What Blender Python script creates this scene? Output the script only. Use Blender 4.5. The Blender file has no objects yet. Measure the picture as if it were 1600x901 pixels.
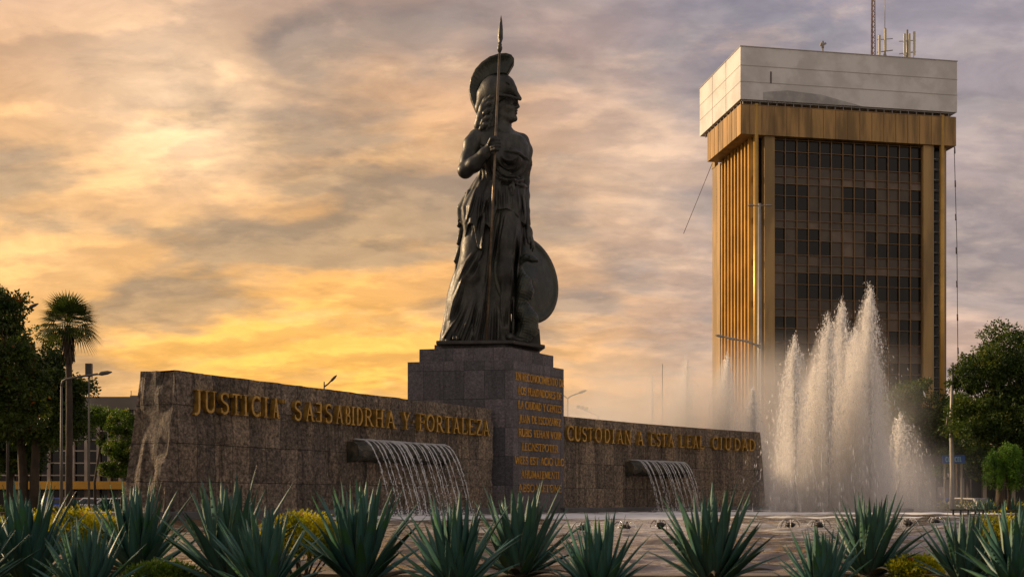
import bpy, math, random
import numpy as np
from mathutils import Vector, Matrix
PI = math.pi
F = 1855.0          # focal length in photo pixels (1600 wide)
HZ = 780.0          # horizon row
CZ = 0.51           # camera height above the pool water (z = 0)
GZ = -0.80          # street level
scn = bpy.context.scene
COL = scn.collection

# ------------------------------------------------------------------ camera
cam = bpy.data.objects.new('camera', bpy.data.cameras.new('camera'))
COL.objects.link(cam); scn.camera = cam
cam.location = (0, 0, CZ); cam.rotation_euler = (PI/2, 0, 0)
cam.data.sensor_width = 36; cam.data.lens = F/1600*36
cam.data.shift_y = (HZ-450.5)/1600
cam.data.clip_start = 0.1; cam.data.clip_end = 6000
cam.data.dof.use_dof = True; cam.data.dof.focus_distance = 38; cam.data.dof.aperture_fstop = 7.0

# ------------------------------------------------------------------ exposure, render
vs = scn.view_settings
scn.display_settings.display_device = 'sRGB'
vs.view_transform = 'Standard'; vs.look = 'None'; vs.gamma = 1; vs.exposure = 0.12
vs.use_curve_mapping = False
scn.render.engine = 'CYCLES'
cy = scn.cycles
cy.max_bounces = 7; cy.diffuse_bounces = 4; cy.glossy_bounces = 3; cy.transmission_bounces = 4
cy.transparent_max_bounces = 24; cy.volume_bounces = 6
cy.use_denoising = True
try:
    cy.denoiser = 'OPENIMAGEDENOISE'
except Exception:
    pass
cy.volume_step_rate = 1.0; cy.volume_max_steps = 96

# ------------------------------------------------------------------ sun and sky
SUN_DIR = Vector((-0.90, 0.40, 0.37)).normalized()      # towards the sun: low, left, a little behind
sun = bpy.data.objects.new('sun', bpy.data.lights.new('sun', 'SUN'))
COL.objects.link(sun)
sun.data.energy = 4.6; sun.data.angle = math.radians(6); sun.data.color = (1.0, 0.71, 0.42)
sun.rotation_euler = SUN_DIR.to_track_quat('Z', 'Y').to_euler()
sun.location = (-30, 10, 30)

class NT:
    """tiny helper for building node trees"""
    def __init__(s, tree):
        s.t = tree; s.n = tree.nodes; s.l = tree.links
    def new(s, typ, **kw):
        n = s.n.new(typ)
        for k, v in kw.items(): setattr(n, k, v)
        return n
    def put(s, sock, v):
        if v is None: return
        if hasattr(v, 'is_linked') or isinstance(v, bpy.types.NodeSocket): s.l.new(v, sock)
        else:
            if isinstance(v, (tuple, list)) and len(v) == 3 and sock.type == 'RGBA': v = (*v, 1)
            sock.default_value = v
    def math(s, op, a, b=None, c=None, clamp=False):
        n = s.new('ShaderNodeMath', operation=op, use_clamp=clamp)
        s.put(n.inputs[0], a)
        if b is not None: s.put(n.inputs[1], b)
        if c is not None: s.put(n.inputs[2], c)
        return n.outputs[0]
    def add(s, a, b): return s.math('ADD', a, b)
    def sub(s, a, b): return s.math('SUBTRACT', a, b)
    def mul(s, a, b): return s.math('MULTIPLY', a, b)
    def div(s, a, b): return s.math('DIVIDE', a, b)
    def sep(s, v):
        n = s.new('ShaderNodeSeparateXYZ'); s.put(n.inputs[0], v); return n.outputs
    def comb(s, x, y, z):
        n = s.new('ShaderNodeCombineXYZ')
        for i, v in enumerate((x, y, z)): s.put(n.inputs[i], v)
        return n.outputs[0]
    def mapping(s, v, scale=(1, 1, 1), loc=(0, 0, 0), rot=(0, 0, 0)):
        n = s.new('ShaderNodeMapping'); s.put(n.inputs['Vector'], v)
        n.inputs['Scale'].default_value = scale; n.inputs['Location'].default_value = loc
        n.inputs['Rotation'].default_value = rot
        return n.outputs[0]
    def noise(s, v, scale, detail=4, rough=0.5, dist=0.0, lac=2.0):
        n = s.new('ShaderNodeTexNoise'); s.put(n.inputs['Vector'], v)
        n.inputs['Scale'].default_value = scale; n.inputs['Detail'].default_value = detail
        n.inputs['Roughness'].default_value = rough; n.inputs['Distortion'].default_value = dist
        n.inputs['Lacunarity'].default_value = lac
        return n.outputs[0]
    def smooth(s, v, a, b, lo=0.0, hi=1.0):
        n = s.new('ShaderNodeMapRange', interpolation_type='SMOOTHSTEP'); s.put(n.inputs[0], v)
        n.inputs[1].default_value = a; n.inputs[2].default_value = b
        n.inputs[3].default_value = lo; n.inputs[4].default_value = hi
        return n.outputs[0]
    def mix(s, f, a, b, mode='MIX', clamp=False):
        n = s.new('ShaderNodeMix', data_type='RGBA', blend_type=mode)
        s.put(n.inputs[0], f); s.put(n.inputs[6], a); s.put(n.inputs[7], b)
        return n.outputs[2]
    def blob(s, x, y, cx, cy_, sx, sy):
        """soft round spot exp(-((x-cx)/sx)^2 - ((y-cy)/sy)^2)"""
        a = s.math('POWER', s.math('ABSOLUTE', s.div(s.sub(x, cx), sx)), 2)
        b = s.math('POWER', s.math('ABSOLUTE', s.div(s.sub(y, cy_), sy)), 2)
        return s.math('EXPONENT', s.mul(s.add(a, b), -1.0))

def build_world():
    w = bpy.data.worlds.new('World'); scn.world = w; w.use_nodes = True
    t = NT(w.node_tree); t.n.clear()
    d = t.new('ShaderNodeTexCoord').outputs['Generated']
    x, y, z = t.sep(d)
    az = t.math('ARCTAN2', x, y)                 # 0 = straight ahead, + to the right
    el = t.math('ARCSINE', z)
    D = 57.2958
    azd = t.mul(az, D); eld = t.mul(el, D)
    sky = t.new('ShaderNodeTexSky', sky_type='NISHITA')
    sky.sun_disc = False
    sky.sun_elevation = math.asin(SUN_DIR.z)
    sky.sun_rotation = math.atan2(SUN_DIR.x, SUN_DIR.y)
    sky.air_density = 1.6; sky.dust_density = 3.0
    clear = t.mix(1.0, sky.outputs[0], (0.085, 0.085, 0.085), 'MULTIPLY')
    # cloud deck: noise on a flat layer far overhead, so the streaks flatten towards the horizon
    zz = t.math('ADD', t.math('MAXIMUM', z, 0.0), 0.26)
    p = t.comb(t.div(x, zz), t.div(y, zz), 0.0)
    wob = t.noise(p, 1.6, 3, 0.5)
    n1 = t.noise(t.mapping(p, (1.0, 1.55, 1), (3.1, 5.7, 1.0), (0, 0, 0.12)), 2.1, 9, 0.55, 0.12)
    po = t.mapping(p, (1, 1, 1), (0.022, 0.055, 0.0))
    n1b = t.noise(t.mapping(po, (1.0, 1.55, 1), (3.1, 5.7, 1.0), (0, 0, 0.12)), 2.1, 7, 0.55, 0.12)
    n2 = t.noise(t.mapping(p, (1.1, 1.9, 1), (7.4, 1.2, 3.0), (0, 0, -0.10)), 3.4, 9, 0.62, 0.15)
    n3 = t.noise(t.mapping(p, (1.0, 1.3, 1), (0.4, 9.2, 6.0)), 9.0, 6, 0.62, 0.4)
    # colour of the lit veil by height and side
    warm_lo = (1.15, 0.53, 0.085); warm_mid = (1.04, 0.53, 0.165); grey_hi = (0.47, 0.345, 0.30)
    f1 = t.smooth(eld, 1.5, 12.0); f2 = t.smooth(eld, 11.0, 27.0)
    left = t.mix(f2, t.mix(f1, warm_lo, warm_mid), grey_hi)
    cool_lo = (0.86, 0.52, 0.33); cool_mid = (0.56, 0.43, 0.38); cool_hi = (0.33, 0.315, 0.385)
    right = t.mix(f2, t.mix(f1, cool_lo, cool_mid), cool_hi)
    side = t.smooth(azd, -8.0, 15.0)
    base = t.mix(side, left, right)
    # the glow low behind the statue
    glow = t.blob(azd, eld, -11.0, 6.4, 12.0, 3.0)
    base = t.mix(t.mul(glow, 0.85), base, (1.22, 0.62, 0.12))
    glow2 = t.blob(azd, eld, -15.5, 17.5, 5.5, 4.2)
    base = t.mix(t.mul(glow2, 0.85), base, (1.25, 0.85, 0.50))
    glow3 = t.blob(azd, eld, 6.5, 15.5, 5.0, 3.5)
    base = t.mix(t.mul(glow3, 0.40), base, (0.95, 0.66, 0.43))
    glow4 = t.blob(azd, eld, -23.0, 12.0, 6.0, 4.0)
    base = t.mix(t.mul(glow4, 0.55), base, (1.10, 0.66, 0.30))
    # thicker, darker cloud
    bank = t.blob(azd, eld, -11.0, 11.8, 9.0, 1.7)
    bank2 = t.blob(azd, eld, 11.0, 12.0, 6.0, 3.0)
    gap = t.blob(azd, eld, -9.0, 6.6, 10.0, 2.0)
    cover = t.add(n1, t.mul(bank, 0.085)); cover = t.add(cover, t.mul(bank2, 0.06))
    cover = t.sub(cover, t.mul(gap, 0.10)); cover = t.sub(cover, t.mul(glow2, 0.05))
    dk = t.smooth(cover, 0.45, 0.585)
    rel = t.smooth(t.sub(n1, n1b), -0.045, 0.05)
    dark_l = t.mix(f1, (0.62, 0.36, 0.17), (0.40, 0.285, 0.18)); dark_l = t.mix(f2, dark_l, (0.26, 0.215, 0.215))
    dark_r = t.mix(f2, (0.36, 0.295, 0.29), (0.22, 0.225, 0.29))
    dark = t.mix(side, dark_l, dark_r)
    colr = t.mix(t.mul(dk, 0.85), base, dark)
    # bright torn edges
    edge = t.mul(t.smooth(n2, 0.53, 0.72), t.sub(1.0, t.mul(dk, 0.55)))
    bright = t.mix(side, t.mix(f2, (1.15, 0.66, 0.24), (1.02, 0.74, 0.52)), (0.82, 0.58, 0.44))
    colr = t.mix(t.mul(edge, 0.72), colr, bright)
    sh = t.mix(rel, (0.82, 0.82, 0.86), (1.15, 1.12, 1.07))
    colr = t.mix(1.0, colr, sh, 'MULTIPLY')
    n2d = t.smooth(n2, 0.30, 0.46, 1.0, 0.0)
    colr = t.mix(t.mul(n2d, 0.30), colr, dark)
    fine = t.smooth(n3, 0.35, 0.66, 0.90, 1.09)
    fc = t.comb(fine, fine, fine)
    colr = t.mix(1.0, colr, fc, 'MULTIPLY')
    # away from the sunset side the deck is a plain soft grey
    back = t.smooth(y, 0.55, -0.25)
    grey = t.mix(t.smooth(eld, 0, 60), (0.64, 0.51, 0.41), (0.40, 0.37, 0.37))
    colr = t.mix(back, colr, t.mix(1.0, grey, fc, 'MULTIPLY'))
    high = t.smooth(eld, 24, 60)
    colr = t.mix(high, colr, (0.37, 0.33, 0.34))
    colr = t.mix(0.93, clear, colr)               # the clear sky still shows faintly through the veil
    bg = t.new('ShaderNodeBackground'); t.l.new(colr, bg.inputs[0]); bg.inputs[1].default_value = 1.0
    out = t.new('ShaderNodeOutputWorld'); t.l.new(bg.outputs[0], out.inputs[0])
    try:
        w.cycles.sampling_method = 'MANUAL'; w.cycles.sample_map_resolution = 512
    except Exception: pass
build_world()

# ------------------------------------------------------------------ helpers
def at(px, py, Y):
    """where a sight line through a photo pixel meets depth Y: used once, to read sizes and places off the photograph"""
    return Vector(((px-800)*Y/F, Y, CZ+(HZ-py)*Y/F))

def empty(name, loc=(0, 0, 0), rz=0.0):
    o = bpy.data.objects.new(name, None); COL.objects.link(o)
    o.location = loc; o.rotation_euler = (0, 0, rz); o.empty_display_size = 0.2
    return o

def tag(o, label=None, cat=None, group=None, kind=None):
    if label: o['label'] = label
    if cat: o['category'] = cat
    if group: o['group'] = group
    if kind: o['kind'] = kind
    return o

class MB:
    """collects faces; build() links them as ONE mesh object"""
    def __init__(s): s.v = []; s.f = []; s.m = []; s.sm = []; s.uv = []
    def add(s, vs_, fs_, mi=0, smooth=False, uv=None):
        b = len(s.v); s.v.extend([tuple(v) for v in vs_])
        for f in fs_:
            s.f.append(tuple(b+i for i in f)); s.m.append(mi); s.sm.append(smooth)
    def box(s, c, size, rz=0.0, mi=0, frame=None):
        hx, hy, hz = size[0]/2, size[1]/2, size[2]/2
        c = Vector(c); co, si = math.cos(rz), math.sin(rz)
        vs_ = []
        for dz in (-hz, hz):
            for dx, dy in ((-hx, -hy), (hx, -hy), (hx, hy), (-hx, hy)):
                vs_.append((c.x+dx*co-dy*si, c.y+dx*si+dy*co, c.z+dz))
        s.add(vs_, [(0, 3, 2, 1), (4, 5, 6, 7), (0, 1, 5, 4), (1, 2, 6, 5), (2, 3, 7, 6), (3, 0, 4, 7)], mi)
    def prism(s, poly, z0, z1, mi=0, poly_top=None):
        pt = poly_top or poly; n = len(poly)
        vs_ = [(p[0], p[1], z0) for p in poly]+[(p[0], p[1], z1) for p in pt]
        fs_ = [tuple(range(n-1, -1, -1)), tuple(range(n, 2*n))]
        fs_ += [(i, (i+1) % n, n+(i+1) % n, n+i) for i in range(n)]
        s.add(vs_, fs_, mi)
    def tube(s, pts, rad, n=8, mi=0, cap=True, smooth=True, flat=None):
        pts = [Vector(p) for p in pts]; m = len(pts)
        if not hasattr(rad, '__len__'): rad = [rad]*m
        vs_ = []; prev = None
        for i, p in enumerate(pts):
            tdir = (pts[min(i+1, m-1)]-pts[max(i-1, 0)])
            if tdir.length < 1e-9: tdir = Vector((0, 0, 1))
            tdir.normalize()
            if prev is None:
                a = Vector((1, 0, 0)) if abs(tdir.x) < 0.8 else Vector((0, 1, 0))
                u = tdir.cross(a).normalized()
            else:
                u = (prev-tdir*prev.dot(tdir))
                u = u.normalized() if u.length > 1e-6 else tdir.orthogonal().normalized()
            prev = u; w = tdir.cross(u)
            for k in range(n):
                a = 2*PI*k/n
                vs_.append(p+(u*math.cos(a)+w*math.sin(a))*rad[i])
        fs_ = [(i*n+k, i*n+(k+1) % n, (i+1)*n+(k+1) % n, (i+1)*n+k) for i in range(m-1) for k in range(n)]
        s.add(vs_, fs_, mi, smooth)
        if cap:
            b = len(s.v)-len(vs_)
            s.f.append(tuple(b+k for k in range(n-1, -1, -1))); s.m.append(mi); s.sm.append(False)
            s.f.append(tuple(b+(m-1)*n+k for k in range(n))); s.m.append(mi); s.sm.append(False)
    def lathe(s, prof, c=(0, 0, 0), n=16, mi=0):
        c = Vector(c); vs_ = []
        for r, z in prof:
            for k in range(n):
                a = 2*PI*k/n; vs_.append((c.x+r*math.cos(a), c.y+r*math.sin(a), c.z+z))
        m = len(prof)
        fs_ = [(i*n+k, i*n+(k+1) % n, (i+1)*n+(k+1) % n, (i+1)*n+k) for i in range(m-1) for k in range(n)]
        fs_ += [tuple(range(n-1, -1, -1)), tuple((m-1)*n+k for k in range(n))]
        s.add(vs_, fs_, mi, True)
    def build(s, name, mats, parent=None, loc=None, bevel=0.0):
        me = bpy.data.meshes.new(name); me.from_pydata(s.v, [], s.f)
        if not isinstance(mats, (list, tuple)): mats = [mats]
        for m in mats: me.materials.append(m)
        me.polygons.foreach_set('material_index', s.m); me.polygons.foreach_set('use_smooth', s.sm)
        me.update()
        o = bpy.data.objects.new(name, me); COL.objects.link(o)
        if parent: o.parent = parent
        if loc is not None: o.location = loc
        if bevel > 0:
            b = o.modifiers.new('bevel', 'BEVEL'); b.width = bevel; b.segments = 2; b.limit_method = 'ANGLE'
        return o

def fast_mesh(name, verts, faces, mats, parent=None, smooth=False, uv=None, mi=None):
    """numpy verts (N,3), faces (M,k)"""
    verts = np.asarray(verts, dtype=np.float32); faces = np.asarray(faces, dtype=np.int32)
    me = bpy.data.meshes.new(name); k = faces.shape[1]; m = len(faces)
    me.vertices.add(len(verts)); me.vertices.foreach_set('co', verts.ravel())
    me.loops.add(m*k); me.loops.foreach_set('vertex_index', faces.ravel())
    me.polygons.add(m)
    me.polygons.foreach_set('loop_start', np.arange(0, m*k, k, dtype=np.int32))
    me.polygons.foreach_set('loop_total', np.full(m, k, dtype=np.int32))
    me.polygons.foreach_set('use_smooth', np.full(m, smooth, dtype=bool))
    if uv is not None:
        l = me.uv_layers.new(name='UVMap'); l.data.foreach_set('uv', np.asarray(uv, np.float32)[faces.ravel()].ravel())
    if not isinstance(mats, (list, tuple)): mats = [mats]
    for mm in mats: me.materials.append(mm)
    if mi is not None: me.polygons.foreach_set('material_index', np.asarray(mi, np.int32))
    me.update(calc_edges=True); me.validate()
    o = bpy.data.objects.new(name, me); COL.objects.link(o)
    if parent: o.parent = parent
    return o

def material(name, color=(0.5, 0.5, 0.5), rough=0.6, metal=0.0, spec=0.5, var=0.0, vscale=3.0, bump=0.0, bscale=20.0,
             color2=None, coord='Object', trans=0.0, emit=None, estr=0.0, stretch=(1, 1, 1), coat=0.0):
    m = bpy.data.materials.new(name); m.use_nodes = True
    t = NT(m.node_tree); b = t.n['Principled BSDF']
    tc = t.new('ShaderNodeTexCoord').outputs[coord]
    v = t.mapping(tc, stretch)
    if var > 0 or color2:
        n = t.noise(v, vscale, 5, 0.6)
        c2 = color2 or tuple(c*(1-var) for c in color)
        t.l.new(t.mix(t.smooth(n, 0.38, 0.62), (*color, 1), (*c2, 1)), b.inputs['Base Color'])
    else: b.inputs['Base Color'].default_value = (*color, 1)
    b.inputs['Roughness'].default_value = rough; b.inputs['Metallic'].default_value = metal
    b.inputs['Specular IOR Level'].default_value = spec
    b.inputs['Coat Weight'].default_value = coat
    if trans: b.inputs['Transmission Weight'].default_value = trans
    if bump > 0:
        bn = t.new('ShaderNodeBump'); bn.inputs['Strength'].default_value = min(1.0, bump)
        bn.inputs['Distance'].default_value = 0.02*max(1.0, bump)
        t.l.new(t.noise(v, bscale, 6, 0.6), bn.inputs['Height']); t.l.new(bn.outputs[0], b.inputs['Normal'])
    if emit:
        b.inputs['Emission Color'].default_value = (*emit, 1); b.inputs['Emission Strength'].default_value = estr
    return m
# ------------------------------------------------------------------ materials of the monument
def stone_mat(name, ca, cb, cc, bw, bh, uvscale=1.0, joint=0.012, bumpd=0.03, rough=0.8, streak=0.6, offset=0.0, spec=0.3, mott=0.6, slabc=0.42):
    """slab cladding: every slab has its own tone, rain streaks run down it"""
    m = bpy.data.materials.new(name); m.use_nodes = True
    t = NT(m.node_tree); b = t.n['Principled BSDF']
    uv = t.new('ShaderNodeTexCoord').outputs['UV']
    ux, uy, _ = t.sep(uv)
    ob = t.new('ShaderNodeTexCoord').outputs['Object']
    row = t.math('FLOOR', t.div(uy, bh))
    sh = t.mul(row, offset)
    col = t.math('FLOOR', t.add(t.div(ux, bw), sh))
    wn = t.new('ShaderNodeTexWhiteNoise', noise_dimensions='3D'); t.put(wn.inputs[0], t.comb(col, row, 3.7))
    r1 = wn.outputs[0]
    wn2 = t.new('ShaderNodeTexWhiteNoise', noise_dimensions='3D'); t.put(wn2.inputs[0], t.comb(col, row, 9.1))
    r2 = wn2.outputs[0]
    fx = t.math('FRACT', t.add(t.div(ux, bw), sh)); fy = t.math('FRACT', t.div(uy, bh))
    ex = t.math('MINIMUM', fx, t.sub(1.0, fx)); ey = t.math('MINIMUM', fy, t.sub(1.0, fy))
    jn = t.math('MINIMUM', t.mul(ex, bw), t.mul(ey, bh))
    joint_f = t.smooth(jn, joint*0.3, joint, 1.0, 0.0)
    n = t.noise(t.comb(ux, uy, 0.0), 1.1, 8, 0.65)
    nf = t.noise(t.comb(ux, uy, 1.0), 14.0, 8, 0.7)
    st = t.noise(t.mapping(t.comb(ux, uy, 2.0), (3.2, 0.22, 1)), 1.0, 7, 0.65)
    c = t.mix(t.smooth(r1, 0.1, 0.9, 0.5-0.5*slabc/0.7, 0.5+0.5*slabc/0.7), ca, cb)
    c = t.mix(t.mul(t.smooth(r2, 0.55, 1.0), slabc), c, cc)
    c = t.mix(t.smooth(n, 0.42, 0.68, 0, 0.55), c, ca)
    c = t.mix(t.smooth(st, 0.50, 0.70, 0, streak), c, tuple(v*0.32 for v in ca))
    c = t.mix(t.smooth(st, 0.46, 0.30, 0, streak*0.45), c, cc)
    nm = t.noise(t.comb(ux, t.mul(uy, 0.8), 5.0), 9.0, 8, 0.75, 0.3)
    mo = t.smooth(nm, 0.34, 0.66, 1.0-mott, 1.0+mott)
    c = t.mix(1.0, c, t.comb(mo, mo, mo), 'MULTIPLY')
    sp = t.smooth(nf, 0.30, 0.72, 0.55, 1.50)
    c = t.mix(1.0, c, t.comb(sp, sp, sp), 'MULTIPLY')
    c = t.mix(t.mul(joint_f, 0.8), c, tuple(v*0.25 for v in ca))
    t.l.new(c, b.inputs['Base Color'])
    b.inputs['Roughness'].default_value = rough; b.inputs['Specular IOR Level'].default_value = spec
    h = t.sub(t.add(t.mul(nf, 1.0), t.mul(nm, 1.6)), t.mul(joint_f, 0.8))
    h = t.add(h, t.mul(r1, 0.4))
    bn = t.new('ShaderNodeBump'); bn.inputs['Strength'].default_value = 0.9; bn.inputs['Distance'].default_value = bumpd
    t.l.new(h, bn.inputs['Height']); t.l.new(bn.outputs[0], b.inputs['Normal'])
    return m

M_WALL = stone_mat('rough_stone_cladding', (0.118, 0.094, 0.075), (0.26, 0.205, 0.155), (0.45, 0.33, 0.21), 0.62, 0.95, bumpd=0.09, streak=0.85)
M_PED = stone_mat('dark_grey_stone_slabs', (0.052, 0.050, 0.058), (0.100, 0.090, 0.100), (0.16, 0.135, 0.145), 0.74, 1.02, bumpd=0.012, rough=0.55, streak=0.6, spec=0.4, mott=0.28, slabc=0.6)
M_LEDGE = material('wet_grey_ledge', (0.075, 0.078, 0.085), 0.45, var=0.35, vscale=1.5, bump=0.4, bscale=8)
M_GOLD = material('gilded_letters', (0.50, 0.30, 0.065), 0.42, metal=0.5, var=0.45, vscale=5)
M_GOLD_OLD = material('tarnished_gilded_letters', (0.60, 0.32, 0.05), 0.45, metal=0.4, var=0.4, vscale=6)

def wallY(x): return 41.5+1.4246*(x+0.83)-0.02335*(x*x-0.689)
def wall_frame(x):
    """point on the top edge of the wall face, unit tangent, unit normal towards the viewer"""
    sl = 1.4246-0.0467*x
    T = Vector((1, sl, 0)).normalized(); N = Vector((T.y, -T.x, 0))
    return Vector((x, wallY(x), 0)), T, N
def x_of_px(px):
    x = (px-800)*40/F
    for _ in range(30): x = 0.5*x+0.5*(px-800)*wallY(x)/F
    return x
WT = 3.70          # wall top
BATTER = 0.0       # face plumb; ends battered
def arc_len(a, b, n=60):
    s = 0; p = None
    for i in range(n+1):
        x = a+(b-a)*i/n; q = Vector((x, wallY(x)))
        if p is not None: s += (q-p).length
        p = q
    return s
rng = np.random.default_rng(5)

def vnoise(shape, cells, seed):
    r = np.random.default_rng(seed); g = r.random((cells[0]+2, cells[1]+2))
    a = np.linspace(0, cells[0], shape[0]); b = np.linspace(0, cells[1], shape[1])
    i = a.astype(int); j = b.astype(int); fa = (a-i)[:, None]; fb = (b-j)[None, :]
    fa = fa*fa*(3-2*fa); fb = fb*fb*(3-2*fb)
    return ((g[i][:, j]*(1-fa)+g[i+1][:, j]*fa)*(1-fb)+(g[i][:, j+1]*(1-fa)+g[i+1][:, j+1]*fa)*fb)

def build_wall(name, xa, xb, lean_a, lean_b, rough_amp, thick, parent, seed):
    """curved slab: face sheet with rock relief, closed with top, back and both ends"""
    L = arc_len(xa, xb); nu = int(L/0.09); nz = int((WT+0.8)/0.09)
    zs = np.linspace(-0.75, WT, nz+1)
    rel = (vnoise((nu+1, nz+1), (int(L/0.55), 6), seed)-0.5)+0.6*(vnoise((nu+1, nz+1), (int(L/0.22), 14), seed+1)-0.5) \
        + 0.35*(vnoise((nu+1, nz+1), (int(L/0.1), 30), seed+2)-0.5)
    facet = np.round(vnoise((nu+1, nz+1), (int(L/0.45), 3), seed+5)*5)/5*1.3+np.round(vnoise((nu+1, nz+1), (int(L/0.22), 9), seed+6)*3)/3*0.7+0.55*vnoise((nu+1, nz+1), (nu, nz), seed+7)
    V = np.zeros((nu+1, nz+1, 3)); W = np.zeros((nu+1, nz+1, 3)); UV = np.zeros((nu+1, nz+1, 2))
    for i in range(nu+1):
        f = i/nu; x = xa+(xb-xa)*f
        P, T, N = wall_frame(x)
        for j in range(nz+1):
            zf = 1-zs[j]/WT
            sh = (-lean_a*(1-f)**6+lean_b*f**6)*zf
            near_end = max(0.0, 1-f*L/0.95)
            d = rel[i, j]*rough_amp*(1-0.6*min(1.0, near_end*2))+facet[i, j]*rough_amp*0.3*min(1.0, near_end*2.5)+0.10*zf
            q = P+T*sh+N*d
            V[i, j] = (q.x, q.y, zs[j]); UV[i, j] = (f*L+sh, zs[j])
            q = P+T*sh-N*(thick*(1+0.10*zf))
            W[i, j] = (q.x, q.y, zs[j])
    n1 = (nu+1)*(nz+1)
    verts = [V.reshape(-1, 3), W.reshape(-1, 3)]; uvs = [UV.reshape(-1, 2), UV.reshape(-1, 2)]
    idx = np.arange(n1).reshape(nu+1, nz+1); F_ = []
    a, b, c, d = idx[:-1, :-1], idx[1:, :-1], idx[1:, 1:], idx[:-1, 1:]
    F_.append(np.stack([a, b, c, d], -1).reshape(-1, 4))
    F_.append(np.stack([d, c, b, a], -1).reshape(-1, 4)+n1)
    base = 2*n1
    def sheet(A, B, n, amp, uvA):
        # strip between polyline A and B with n subdivisions, its own vertices and relief
        nonlocal base
        m = len(A); out = np.zeros((n+1, m, 3)); uvo = np.zeros((n+1, m, 2)); span = np.linalg.norm(A-B, axis=1).mean()
        nr = vnoise((n+1, m), (6, max(4, m//7)), seed+9)-0.5
        dirn = np.cross(B[m//2]-A[m//2], A[m-1]-A[0]); dirn /= np.linalg.norm(dirn)+1e-9
        for k in range(n+1):
            g = k/n; out[k] = A*(1-g)+B*g
            w_ = amp*nr[k]*(0 if k in (0, n) else 1)
            out[k] += dirn[None, :]*w_[:, None]
            uvo[k, :, 0] = uvA+g*span; uvo[k, :, 1] = A[:, 2] if abs(A[0, 2]-A[-1, 2]) > 0.5 else np.linspace(0, L, m)
        verts.append(out.reshape(-1, 3)); uvs.append(uvo.reshape(-1, 2))
        ii = np.arange((n+1)*m).reshape(n+1, m)+base
        F_.append(np.stack([ii[:-1, :-1], ii[1:, :-1], ii[1:, 1:], ii[:-1, 1:]], -1).reshape(-1, 4))
        base += (n+1)*m
    sheet(V[:, -1], W[:, -1], 3, 0.0, 30.0)
    sheet(W[0], V[0], 14, 0.22 if lean_a > 0 else 0.0, 50.0)
    sheet(V[-1], W[-1], 6, 0.05, 70.0)
    o = fast_mesh(name, np.concatenate(verts), np.concatenate(F_), M_WALL, parent, smooth=False, uv=np.concatenate(uvs))
    return o

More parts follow.
